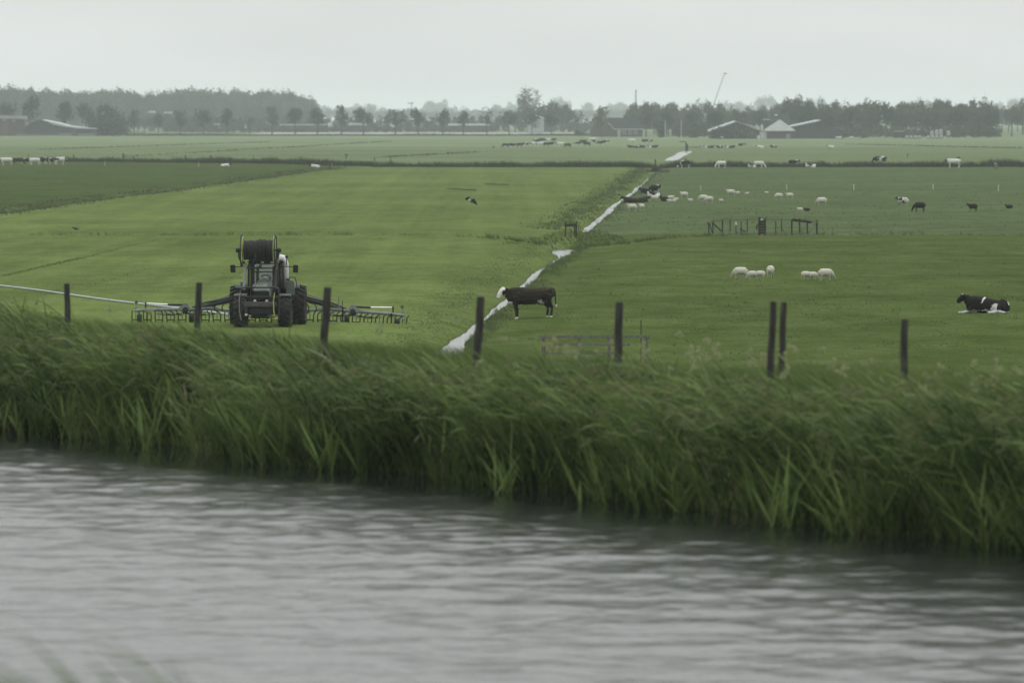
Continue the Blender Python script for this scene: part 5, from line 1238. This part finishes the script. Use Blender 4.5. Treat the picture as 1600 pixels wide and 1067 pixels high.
# tank, steps and rail on the right hand side of the picture
mb = MB(); mb.box((1.02, .15, 1.55), (.34, .55, .66), ch=.05); k_ = mb.build('side_tank', BODY, trac); mb = MB(); mb.lathe([(0, .08), (.05, .08), (.07, .06)], 'z', (.92, .1, 1.88), 12); mb.build('cap', DARK, k_)
mb = MB(); mb.tube([(.95, .1, 2.0), (1.22, .1, 2.0), (1.27, .12, 1.8), (1.32, .15, 1.45)], .02, 6); mb.build('hand_rail', DARK, trac)
mb = MB(); mb.box((-.98, .1, 1.72), (.14, .4, .2), ch=.02); mb.build('side_box', BODY, trac)
for k in range(3):
    mb = MB(); mb.box((1.02, -.1, .55 + .28 * k), (.32, .22, .035)); mb.build('step', DARK, trac)

# ---- hose reel carried above the bonnet
reel = empty('hose_reel', (TX, TY, tz), -.028)
tag(reel, 'large hose reel wound with dark hose, held up in front of the tractor cab', 'hose reel')
RX, RY, RZ = -.22, -1.0, 3.16
for s, x in ((-1, -.76), (1, .52)):
    mb = MB(); mb.tube([(x, -1.9, 1.55), (x, -1.6, 1.9), (x, -1.25, 2.45), (x + s * -.0, -1.1, 2.62)], [.06, .06, .055, .05], 8); mb.build('mast', STEEL if s < 0 else DARK, reel)
    mb = MB(); xo = RX + s * .80; mb.tube([(x, -1.1, 2.60), (xo - s * .06, -1.05, 2.74), (xo, RY, 2.85), (xo, RY, RZ + .05)], [.05, .055, .055, .06], 8); mb.build('reel_arm', FRAME, reel)
    mb = MB(); mb.lathe([(-.09, .07), (-.05, .10), (.05, .10), (.09, .06)], 'x', (RX + s * .86, RY, RZ), 12); mb.build('hub_motor', FRAME, reel)
    fl = MB(); xf = RX + s * .645
    fl.lathe([(-.012, .52), (.012, .52), (.012, .585), (-.012, .585)], 'x', (xf, RY, RZ), 40, closed=True); fobj = fl.build('flange', LIME, reel)
    rg_ = MB(); rg_.lathe([(-.02, .60), (.02, .60), (.02, .70), (-.02, .70)], 'x', (xf + s * .06, RY, RZ), 40, closed=True); rg_.build('outer_ring', FRAME, fobj)
    for k in range(8):
        a = math.pi * 2 * k / 8; sp_ = MB(); sp_.tube([(xf + s * .03, RY, RZ), (xf + s * .03, RY + .66 * math.sin(a), RZ + .66 * math.cos(a))], .022, 5); sp_.build('spoke', LIME if k % 2 else FRAME, fobj)
mb = MB(); mb.tube([(RX - .8, RY, RZ), (RX + .8, RY, RZ)], .05, 10); mb.build('axle', FRAME, reel)
HB = mat('wound_hose', (.018, .018, .016), .8, var=.35, scale=3)
rr_ = random.Random(4)
for k in range(12):    # each winding of lay-flat hose a coil of its own
    x0 = RX - .60 + k * .1; R_ = .44 + rr_.uniform(-.05, .03)
    mb = MB(); prof = [(0, .30), (.0, R_ - .02), (.02, R_ + .005), (.045, R_ + .012), (.08, R_ + .004), (.098, R_ - .02), (.098, .30)]
    mb.lathe([(a + x0, r_) for a, r_ in prof], 'x', (0, RY, RZ), 36); o = mb.build('hose_coil', HB, reel, None, False)
mb = MB(); mb.tube([(RX - .08, RY - .42, RZ - .08), (RX - .1, RY - .45, RZ - .35), (RX - .12, RY - .3, RZ - .55)], .06, 8); mb.build('hose_end', HB, reel)
mb = MB(); mb.tube([(.52, -.95, 2.62), (.62, -.6, 2.72), (.72, -.4, 2.66)], .05, 8); mb.tube([(-.76, -1.0, 2.6), (-.80, -.6, 2.55)], .05, 8); mb.build('stay', FRAME, reel)
mb = MB(); mb.tube([(-.76, -1.25, 2.42), (.52, -1.25, 2.42)], .03, 8); mb.build('cross_tube', FRAME, reel)
mb = MB(); mb.box((-.43, -1.15, 2.2), (.12, .1, .9), ch=.02); mb.box((.42, -1.0, 1.9), (.12, .12, 1.2), ch=.02); mb.build('lift_bar', DARK, reel)

# ---- slurry spreader behind the tractor
IY = 217.0; IX = (420.5 - 800) / F * IY; iz = hz(IX, IY)
inj = empty('slurry_spreader', (IX, IY, iz), -.012)
tag(inj, 'wide folding slurry spreader with curved tines, spread out behind the tractor', 'slurry spreader')
TINE = mat('tine_steel', (.010, .011, .010), .6, 0, var=.3)
def coulter_mesh(bend):
    mb = MB()
    for s in (-1, 1):
        b_ = bend if bend else .10
        mb.tube([(s * .10 - b_ * 1.2, .05, .47), (s * .13 - b_ * .9 , .02, .44), (s * .155 - b_ * .15, -.02, .36), (s * .165, -.05, .22), (s * .155, -.06, .08), (s * .14, -.06, .0)], [.024, .026, .028, .028, .028, .034], 6)
    mb.box((0, -.06, .085), (.30, .06, .045)); 
    return mb.mesh('coulter', TINE)
CM = {b: coulter_mesh(b) for b in (-.12, .04, .12)}
ROD = MB(); ROD.tube([(0, .03, .44), (0, .0, .30)], .028, 6); ROD = ROD.mesh('rod', STEEL); ROD2 = MB(); ROD2.tube([(0, .0, .30), (0, -.05, .10)], .013, 6); ROD2 = ROD2.mesh('rod_end', TINE)
def droop(x):      # the right wing follows ground that falls away towards the ditch
    return 0.0 if x < 2 else -.045 * (x - 2) ** 1.15
ncl = 24
for k in range(ncl):
    x = -5.66 + k * 11.32 / (ncl - 1); sgn = -1 if x < 0 else 1
    bd = random.choice((.04, .12)) * -sgn if abs(x) > 1 else .04
    me = CM[-.12 if bd < 0 else (.12 if bd > .1 else .04)]
    c_ = bpy.data.objects.new('coulter', me); link(c_, inj); c_.location = (x, -.05, droop(x)); 
    q = bpy.data.objects.new('rod', ROD); link(q, c_); q2 = bpy.data.objects.new('rod_end', ROD2); link(q2, c_)
def itube(nm, pts, r, m, n=8):
    mb = MB(); mb.tube([(x, y, z + droop(x)) for x, y, z in pts], r, n); return mb.build(nm, m, inj)
for s in (-1, 1):
    # outer beam, inner beam, hinge plates
    itube('outer_beam', [(s * 5.75, 0, .47), (s * 5.2, 0, .50), (s * 4.6, 0, .52), (s * 3.7, 0, .53)], [.05, .075, .07, .065], STEEL)
    itube('inner_beam', [(s * 3.6, 0, .52), (s * 3.0, 0, .56), (s * 2.5, 0, .60), (s * 1.9, 0, .50), (s * 0.4, 0, .48)], [.075, .09, .10, .06, .055], STEEL)
    mb = MB(); mb.box((s * 5.25, .04, .62 + droop(s * 5.25)), (.07, .06, .42), ch=.01); mb.build('hinge_plate', FRAME, inj)
    mb = MB(); mb.prism([(s * 3.95, .50), (s * 3.3, .50), (s * 3.45, .78), (s * 3.6, .80)], -.08, .08); o = mb.build('hinge_bracket', STEEL, inj); o.location.z = droop(s * 3.6)
    itube('cylinder_barrel', [(s * 4.3, -.02, .73), (s * 3.45, -.02, .72)], .045, TINE)
    itube('cylinder_rod', [(s * 5.2, -.02, .78), (s * 4.3, -.02, .735)], .032, CHR)
    # distributor drum with its fan of outlet hoses
    mb = MB(); mb.lathe([(-.16, .09), (-.12, .13), (.12, .13), (.16, .09)], 'y', (0, 0, 0), 20); o = mb.build('distributor', FRAME, inj); o.location = (s * 3.55, .05, .52 + droop(s * 3.55))
    for k in range(7):
        xx = s * (3.55 + (k - 3) * .40); itube('outlet_hose', [(s * 3.55, .0, .40), ((s * 3.55 + xx) / 2, -.02, .28 + .03 * (k % 2)), (xx - s * .05, -.03, .33), (xx, -.05, .36)], .022, TINE, 6)
    for x, r_ in ((s * 3.30, .20), (s * 5.45 if s > 0 else s * 5.5, .18)):
        w_ = empty('support_wheel', (x, -.12, r_ - .02 + droop(x)), 0, inj); mb = MB(); mb.lathe([(-.07, r_ * .5), (-.10, r_ * .8), (-.08, r_ * .98), (.08, r_ * .98), (.10, r_ * .8), (.07, r_ * .5)], 'x', n=20, closed=True); mb.build('tyre', RUB, w_)
        mb = MB(); mb.lathe([(-.05, r_ * .55), (.05, r_ * .55)], 'x', n=16); mb.build('rim', FRAME, w_)
    mb = MB(); mb.box((s * 3.12, -.1, .34 + droop(s * 3.1)), (.06, .08, .66), ch=.01); mb.build('wheel_strut', TINE, inj)
    mb = MB(); mb.box((s * 5.18, -.1, .28 + droop(s * 5.2)), (.06, .07, .55), ch=.01); mb.build('wheel_strut', TINE, inj)
    # arched booms with hose bundle rising to the tractor
    itube('boom', [(s * 1.0, -.15, 1.18), (s * 1.6, -.12, .98), (s * 2.2, -.05, .80), (s * 2.9, 0, .62)], [.10, .11, .10, .07], FRAME)
    for k in range(3):
        itube('supply_hose', [(s * 1.0, -.25 + .1 * k, 1.28 + .03 * k), (s * 1.55, -.2 + .08 * k, 1.08 + .03 * k), (s * 2.1, -.1 + .08 * k, .93 + .02 * k), (s * 2.7, -.05 + .06 * k, .82), (s * 3.3, 0 + .05 * k, .60)], .038, STEEL if k == 1 else TINE, 6)
    for k in range(4):
        x = s * (1.25 + .32 * k); itube('drop_hose', [(x - s * .25, -.1, 1.0 - .08 * k), (x + s * .02, -.12, .85 - .04 * k), (x + s * .12, -.08, .62), (x + s * .08, -.05, .46)], .024, TINE, 6)
    # end marker
    itube('marker_stalk', [(s * 5.68, 0, .50), (s * 5.64, 0, .78)], .02, STEEL, 6)
    mb = MB(); mb.lathe([(-.02, .035), (.02, .035), (.02, .065), (-.02, .065)], 'y', (0, 0, 0), 16, closed=True); o = mb.build('end_marker', TINE, inj); o.location = (s * 5.64, 0, .83 + droop(s * 5.64))
    mb = MB(); mb.lathe([(-.012, .034), (.012, .034)], 'y', (0, 0, 0), 12); q = mb.build('reflector', STEEL, o)
    itube('sign_stalk', [(s * 3.1, .05, .6), (s * 3.1, .05, .95)], .015, TINE, 6)
itube('signal_stalk', [(3.2 - .25, -.05, .55), (3.2 - .25, -.05, 1.05), (3.2 - .25, -.05, 1.12)], [.035, .035, .045], STEEL, 6)
mb = MB(); mb.box((0, .0, .75), (1.6, .5, .5), ch=.05); mb.box((0, -.6, .62), (.8, .9, .16), ch=.03); mb.tube([(-.5, -.3, .95), (0, -.4, 1.25), (.5, -.3, .95)], .08, 8); mb.build('centre_frame', FRAME, inj)
mb = MB(); mb.tube([(-1.2, -.1, .26), (.2, -.1, .22), (.5, 0, .4)], .055, 8); mb.build('hose_coupling', HM, inj)

# ------------------------------------------------------------------ farms
BRICK = mat('dark_brick', (.075, .062, .052), .9, var=.3, scale=1.5); PLANK = mat('dark_boards', (.040, .042, .038), .85, var=.3, scale=1, stretch=(3, 1, .3)); ROOFD = mat('dark_tiles', (.055, .06, .062), .8, var=.25, scale=1.2)
ROOFL = mat('pale_sheet_roof', (.34, .37, .37), .6, var=.15, scale=.6); FASC = mat('white_fascia', (.50, .52, .50), .6, var=.06); WIN = mat('window_glass', (.03, .035, .04), .15, spec=.8); THATCH = mat('grey_roof', (.25, .265, .245), .9, var=.2, scale=1); PALE = mat('pale_wall', (.28, .28, .27), .8)
ROOFR = mat('red_tiles', (.12, .075, .06), .85, var=.2)
class Bld:
    def __init__(s, name, px, Y, label, cat='building'):
        s.Y = Y; s.x0 = A(px, 200, Y).x; s.r = empty(name, (s.x0, Y, 0)); tag(s.r, label, cat)
    def x(s, px, dy=0): return A(px, 200, s.Y).x - s.x0
    def z(s, py): return max(0.0, A(800, py, s.Y).z)
    def poly(s, nm, pts, y0, y1, m, parent=None):
        mb = MB(); mb.prism([(s.x(a), s.z(b)) for a, b in pts], y0, y1); return mb.build(nm, m, parent or s.r)
    def box(s, nm, x0, x1, ya, yb, y0, y1, m, parent=None):
        return s.poly(nm, [(x0, yb), (x1, yb), (x1, ya), (x0, ya)], y0, y1, m, parent)
    def strip(s, nm, a, b, th, y0, y1, m, parent=None):
        (xa, ya), (xb, yb) = a, b; return s.poly(nm, [(xa, ya), (xb, yb), (xb, yb + th), (xa, ya + th)], y0, y1, m, parent)
def windows(b, lst, y, parent, m=WIN):
    for x0, x1, ya, yb in lst:
        f = b.box('window', x0 - .5, x1 + .5, ya - .4, yb + .4, y - .10, y + .05, FASC, parent); b.box('pane', x0, x1, ya, yb, y - .14, y - .08, m, f)
# left: brick shed and the dark barn with its long low roof
b = Bld('brick_shed', 15, 2350, 'brick farm shed with a grey flat-looking roof at the left edge of the picture')
wl = b.box('wall', -12, 37.5, 186, 213, 0, 12, BRICK); b.strip('roof', (-14, 180.5), (39, 181.5), 5.2, -.6, 12.6, THATCH); b.box('door', 2, 12, 190, 213, -.15, .05, ROOFR); windows(b, [(5, 9, 187.6, 188.8), (20, 23, 188, 190)], 0, b.r)
b = Bld('barn', 90, 2335, 'long dark barn with a pale roof edge sloping down to the right')
b.poly('wall', [(37, 213), (148, 213), (148, 202), (120, 199.6), (100, 197.4), (84, 195), (74, 190.5), (66, 188.4), (58, 188.6), (50, 192), (40, 198.5), (37, 202)], 0, 22, PLANK)
b.poly('roof', [(66, 187.6), (86, 191.4), (105, 196.5), (122, 198.8), (150, 200.6), (150, 202.0), (122, 201.4), (100, 198.4), (84, 195.2), (74, 190.6), (66, 188.3)], -.8, 23, ROOFL)
b.poly('roof', [(66, 187.6), (58, 187.8), (49, 191.4), (38.5, 198), (36, 202), (37, 202.3), (40, 198.9), (50, 192.2), (58, 188.7), (66, 188.4)], -.8, 23, ROOFD)
b.box('door', 112, 119, 201, 213, -.2, .02, BRICK); b.box('annex', 136, 147, 203, 213, -1.5, -.1, PLANK)
b = Bld('yard_wall', 90, 2325, 'low pale concrete yard wall in front of the dark barn', 'wall')
for x0, x1, z_ in ((25, 44, 209.8), (45, 92, 210.6), (92, 112, 208.6), (122, 150, 209)): b.box('wall_section', x0, x1 - .5, z_, 213, 0, .3, mat('old_concrete', (.13, .135, .13)))
for x, d in ((205, 'left'), (215, 'middle'), (224, 'right')):
    b = Bld('feed_rack', x, 2360, f'{d} low grey feed rack behind the ditch right of the huge bush', 'feed rack'); b.box('frame', x - 3.5, x + 3.5, 206.5, 208, 0, 1.5, GREY)
    for q in (-3, 0, 3): b.box('leg', x + q - .3, x + q + .3, 208, 213, .4, .6, GREY)
# gambrel farmhouse
b = Bld('farmhouse', 960, 2245, 'farmhouse with a curved gambrel gable and a white eaves line', 'farmhouse')
b.poly('wall', [(921, 214), (1004, 214), (1004, 203), (960, 202.5), (952, 197), (949, 192), (942, 190), (933, 190.6), (928, 194), (923, 203)], 0, 16, BRICK)
rf = b.poly('roof', [(942, 188.8), (952, 184.5), (1064, 184.2), (1062, 202.2), (960.5, 202.4), (953, 197), (950, 191)], .5, 16, ROOFD)
b.strip('bargeboard', (949, 190.2), (959.5, 201.6), 1.0, -.3, .4, FASC); b.strip('gutter', (959.5, 201.8), (1005.5, 201.8), .8, -.3, .3, FASC, rf)
b.box('downpipe', 1004.6, 1005.4, 202.8, 214, -.2, 0, FASC); dr = b.box('door', 965, 969.2, 205.2, 214, -.15, .02, PALE); b.box('door_frame', 964.2, 970, 204.4, 205.2, -.2, .02, FASC, dr)
windows(b, [(974, 977, 205, 209.5), (983, 986, 205, 209.5), (992, 995, 205, 209.5)], 0, b.r)
b = Bld('back_barn', 1090, 2330, 'long low barn between the trees right of the gambrel farmhouse'); b.box('wall', 1050, 1110, 201, 215, 0, 12, PLANK); b.strip('roof', (1048, 193), (1112, 194), 8, -.5, 12.5, ROOFD)
# gabled open barn
b = Bld('open_barn', 1150, 2050, 'wide open-fronted barn with a low pale-edged gable roof', 'barn')
b.poly('wall', [(1111, 217.5), (1188, 217.5), (1188, 206.5), (1150, 191.5), (1111, 206)], .5, 25, PLANK)
b.strip('roof', (1109, 203.8), (1149.6, 189.2), 2.1, -.6, 26, ROOFL); b.strip('roof', (1150.2, 189.6), (1191.5, 204.8), 1.3, -.6, 26, THATCH); b.box('ridge_vent', 1148.6, 1151, 188.8, 190.4, -.6, 26, ROOFL)
for x in (1118, 1134, 1150, 1166, 1182): b.box('pillar', x - .5, x + .5, 206 - max(0, 12 - abs(x - 1150) * .38), 217.5, 0, .3, GREY)
# pyramid-roofed house
b = Bld('pyramid_house', 1219.5, 2045, 'farmhouse with a pale pyramid roof in the centre of the right-hand farmstead', 'farmhouse')
wl = b.box('wall', 1198, 1240, 204.2, 218, 0, 10.5, BRICK)
zx0, zx1, za, zc_ = b.x(1195), b.x(1242.5), b.z(204.8), b.z(186.8); mb = MB(); xm = b.x(1219.5)
mb.add([(zx0, -.8, za), (zx1, -.8, za), (zx1, 11.2, za), (zx0, 11.2, za), (xm, 5.2, zc_), (zx0, -.8, za + .25), (zx1, -.8, za + .25), (zx1, 11.2, za + .25), (zx0, 11.2, za + .25)], [(0, 1, 2, 3), (0, 5, 6, 1), (1, 6, 7, 2), (2, 7, 8, 3), (3, 8, 5, 0), (5, 6, 4), (6, 7, 4), (7, 8, 4), (8, 5, 4)]); mb.build('roof', THATCH, b.r)
b.strip('gutter', (1195, 204.6), (1242.5, 204.6), .7, -1.0, -.75, FASC); windows(b, [(1229.3, 1230.8, 210.4, 217.2), (1232.2, 1233.6, 210.4, 217.2)], 0, b.r)
ch = b.box('silo', 1195.4, 1204.6, 188, 206, 12, 15.5, PLANK); b.box('silo_rim', 1195, 1205, 186.4, 188, 11.8, 15.7, ROOFL, ch); b.strip('gable_edge', (1205.4, 188.8), (1218, 185.8), .7, 13, 15, GREY)
b.box('annex', 1187.5, 1198, 206.5, 218, -.2, 5, PALE); windows(b, [(1189.4, 1191, 208.5, 216), (1192, 1193.6, 208.5, 216)], -.2, b.r, mat('curtained_glass', (.3, .34, .33), .3))
b = Bld('rear_house', 1218, 2120, 'tall dark roofed house with a small white dormer behind the pyramid roof', 'house')
b.box('wall', 1203, 1236, 194, 217, 0, 9, BRICK); b.poly('roof', [(1200, 194.5), (1238, 194.5), (1232, 177), (1204, 177)], -.4, 9.4, ROOFD); dm = b.box('dormer', 1209.5, 1215.2, 178.4, 181.6, -1.0, -.35, ROOFD); b.box('pane', 1210, 1214.7, 178.8, 181.2, -1.1, -.98, FASC, dm)
b = Bld('big_barn', 1280, 2060, 'large dark barn with a long pale roof edge right of the pyramid roof', 'barn')
b.poly('wall', [(1240, 217.5), (1318, 217.5), (1313, 203), (1283, 190), (1240, 199)], .5, 30, PLANK); b.strip('roof', (1237.5, 197.0), (1282, 187.6), 1.9, -.6, 31, ROOFL); b.strip('roof', (1282.6, 187.9), (1318, 204.5), 1.2, -.6, 31, ROOFD)
# far buildings glimpsed through the hedge
for x0, x1, ya, yb, Y, d, m in ((700, 764, 193.6, 196.4, 2925, 'long greenhouse with bright roof glimpsed between the trees of the long row', FASC), (437, 517, 194.3, 196, 2925, 'long low white-roofed shed behind the left part of the tree row', ROOFL), (544, 572, 192.5, 196, 2925, 'white shed roof glimpsed left of the widest round tree', ROOFL),
                          (286, 300, 193.4, 194.6, 2950, 'small pale roof below the wood, left of two', ROOFL), (324, 342, 193.6, 195, 2950, 'small pale roof below the wood, right of two', ROOFL), (232, 241, 173.5, 177, 3120, 'pale gable roof in front of the left wood, left of two', ROOFL), (256, 268, 175, 177.6, 3120, 'pale gable roof in front of the left wood, right of two', ROOFL)):
    b = Bld('distant_shed', (x0 + x1) / 2, Y, d, 'shed'); b.box('wall', x0, x1, yb, 207.5, 0, 8, ROOFD); b.poly('roof', [(x0 - .6, yb), (x1 + .6, yb), (x1 - .8, ya), (x0 + .8, ya)], -.4, 8.4, m)
for i in range(9):
    b = Bld('distant_shed', 512 + i, 2920, 'white gable end at the right end of the low white-roofed shed', 'shed') if i == 0 else b
    if i == 0: b.box('wall', 512.5, 515.8, 191.5, 207.4, 0, 5, FASC); b.poly('roof', [(512, 191.5), (516.4, 191.5), (514.2, 190)], -.2, 5, ROOFD)
b = Bld('distant_house', 836, 2700, 'house with one bright roof slope half hidden behind the round trees', 'house'); b.box('wall', 824, 850, 186, 208.5, 0, 8, PALE); b.strip('roof', (836, 179.2), (852, 184.8), 1.8, -.5, 9, FASC); b.strip('roof', (821, 186), (835.8, 179.4), 1.4, -.5, 9, ROOFD)
b = Bld('distant_house', 740, 3300, 'faint pale house roof between the tops of two round trees', 'house'); b.box('wall', 735, 747, 183, 206, 0, 8, PALE); b.strip('roof', (733, 182.5), (743, 176.8), 1.2, -.5, 9, FASC)

# masts and crane
def mast(name, px, ytop, Y, r_, m, label, cat, extra=None):
    p = A(px, ytop, Y); rt = empty(name, (p.x, Y, 0)); mb = MB(); mb.tube([(0, 0, 0), (0, 0, p.z)], [r_ * 1.3, r_ * .8], 8); mb.build('pole', m, rt)
    if extra:
        for (nm, x0, x1, ya, yb) in extra: mb = MB(); mb.box(((x0 + x1 - 2 * px) / 2 / F * Y, 0, (A(px, ya, Y).z + A(px, yb, Y).z) / 2), ((x1 - x0) / F * Y, r_ * 2.2, (yb - ya) / F * Y)); mb.build(nm, m, rt)
    return tag(rt, label, cat)
mast('radio_mast', 993.5, 141, 2700, .28, DKW, 'thin upright mast above the trees behind the gambrel farmhouse', 'mast', [('cap', 992.7, 994.5, 141, 142.5)])
mast('antenna_mast', 643, 160.5, 3500, .22, FRAME, 'small antenna mast with a crossbar between two round trees', 'mast', [('crossbar', 637, 646, 161.2, 162.2), ('antenna', 645, 646, 159.8, 161.2)])
mast('flag_pole', 1039.5, 189, 2150, .10, FASC, 'white flag pole in front of the farm trees, left of two', 'pole', [('finial', 1039.1, 1039.9, 188.4, 189.2)])
mast('flag_pole', 1064.5, 189, 2150, .10, FASC, 'white flag pole in front of the farm trees, right of two', 'pole', [('finial', 1064.1, 1064.9, 188.4, 189.2)])
a_, b_ = A(1116.5, 160, 2850), A(1132, 115.5, 2850); k_ = (b_ - a_) * (a_.z - 2.5) / (b_.z - a_.z); c0_ = a_ - k_
cr = empty('crane', (c0_.x, 2850, 0)); mb = MB(); mb.tube([(0, 0, 2.5), (b_.x - c0_.x, 0, b_.z)], [.24, .14], 6); mb.build('boom', FRAME, cr); mb = MB(); mb.box((b_.x - c0_.x + .5, 0, b_.z + .1), (1.6, .5, .5)); mb.build('boom_head', FRAME, cr)
mb = MB(); mb.box((-.5, 0, 2.2), (5, 3, 2.2), ch=.2); mb.build('cab', LIME, cr); mb = MB(); mb.box((0, 0, .55), (7, 3.2, 1.0), ch=.2); mb.build('undercarriage', DARK, cr)
tag(cr, 'crane with a long slanting boom rising high above the trees', 'crane')
# small things around the farms
b = Bld('trailer', 1405, 2070, 'dark box trailer parked in front of the right-hand wood', 'trailer'); b.poly('body', [(1395.5, 215.5), (1415, 215.5), (1415.5, 209), (1412.5, 206), (1398.5, 206), (1395.2, 210)], 0, 2.4, DKW); b.box('canopy', 1397, 1413, 205.2, 206, -.1, 2.5, ROOFL)
for x in (1399.5, 1411): 
    mb = MB(); mb.lathe([(-.15, .5), (.15, .5)], 'y', (0, 0, 0), 16); o = mb.build('wheel', RUB, b.r); o.location = (b.x(x), -.05, .5)
for i, x in enumerate(np.linspace(1417, 1471, 9)):
    if i == 4: continue
    Y = 2040 + (i % 2) * 3; mb = MB(); mb.lathe([(-.6, .55), (-.55, .62), (.55, .62), (.6, .55)], 'x', (0, 0, 0), 18); o = mb.build('hay_bale', mat('bale_wrap', (.22, .23, .23), .5, var=.15), None, (A(x, 210, Y).x, Y, .6)); tag(o, 'pale wrapped round bale in the row before the right-hand wood', 'hay bale', 'row of wrapped bales before the right-hand wood')
for x, h_, d in ((1456, 4.5, 'leftmost'), (1463.5, 6, 'second'), (1470, 7, 'tallest'), (1482, 4.5, 'rightmost')):
    b = Bld('feed_silo', x, 2120, f'{d} small pale silo shape between the trunks of the right-hand wood', 'silo'); mb = MB(); hh_ = h_ / F * 2120 + 1.5; mb.lathe([(.8, .35), (1.2, .75), (hh_, .75), (hh_ + .3, .3)], 'z', (0, 0, 0), 14); mb.build('tank', PALE, b.r)
    for q in range(3): mb = MB(); mb.tube([(.5 * math.cos(q * 2.1), .5 * math.sin(q * 2.1), 0), (.6 * math.cos(q * 2.1), .6 * math.sin(q * 2.1), 1.3)], .06, 5); mb.build('leg', DKW, b.r)
def boat(px, py, Y, wpx, label, cat='boat'):
    p = A(px, py, Y); L_ = wpx / F * Y; r = empty('small_boat', (p.x, Y, 0)); mb = MB(); mb.tube([(-L_ / 2, 0, .75), (-L_ * .35, 0, .55), (0, 0, .48), (L_ * .35, 0, .55), (L_ / 2, 0, .7)], [(.05, .05), (.7, .35), (.9, .42), (.8, .4), (.5, .3)], 12); mb.build('hull', FASC, r, None, True)
    mb = MB(); mb.box((0, 0, .95), (L_ * .8, 1.3, .06)); mb.build('cover', PALE, r); mb = MB(); mb.box((0, 0, .1), (L_ * .5, .5, .2)); mb.build('trestle', DKW, r); return tag(r, label, cat)
boat(1310, 217, 2040, 10, 'small white boat on a trestle right of the large dark barn'); boat(1126, 214.5, 2035, 9, 'small white boat lying in front of the open barn'); boat(1330, 215, 2050, 6, 'tiny white boat at the foot of the wood right of the large barn')
mb = MB(); mb.lathe([(0, .4), (.1, .5), (1.2, .5), (1.3, .4)], 'z', (0, 0, 0), 14); p = A(1185, 216, 2035); o = mb.build('water_barrel', FASC, None, (p.x, 2035, 0)); tag(o, 'white barrel at the left corner of the pyramid-roofed house', 'barrel')


# ------------------------------------------------------------------ haze
hm = bpy.data.materials.new('haze'); hm.use_nodes = True; t = hm.node_tree; t.nodes.clear()
pv = N(t, 'ShaderNodeVolumePrincipled'); pv.inputs['Color'].default_value = (.88, .955, .985, 1); pv.inputs['Density'].default_value = 1.0e-4
pv.inputs['Density Attribute'].default_value = ''; pv.inputs['Anisotropy'].default_value = 0.15
oo = N(t, 'ShaderNodeOutputMaterial'); t.links.new(pv.outputs[0], oo.inputs['Volume'])
mb = MB(); mb.box((0, 10000, 22.5), (32000, 29000, 50))
o = mb.build('haze', hm); tag(o, label='pale mist hanging over the whole polder and thickening with distance', cat='haze', kind='stuff')
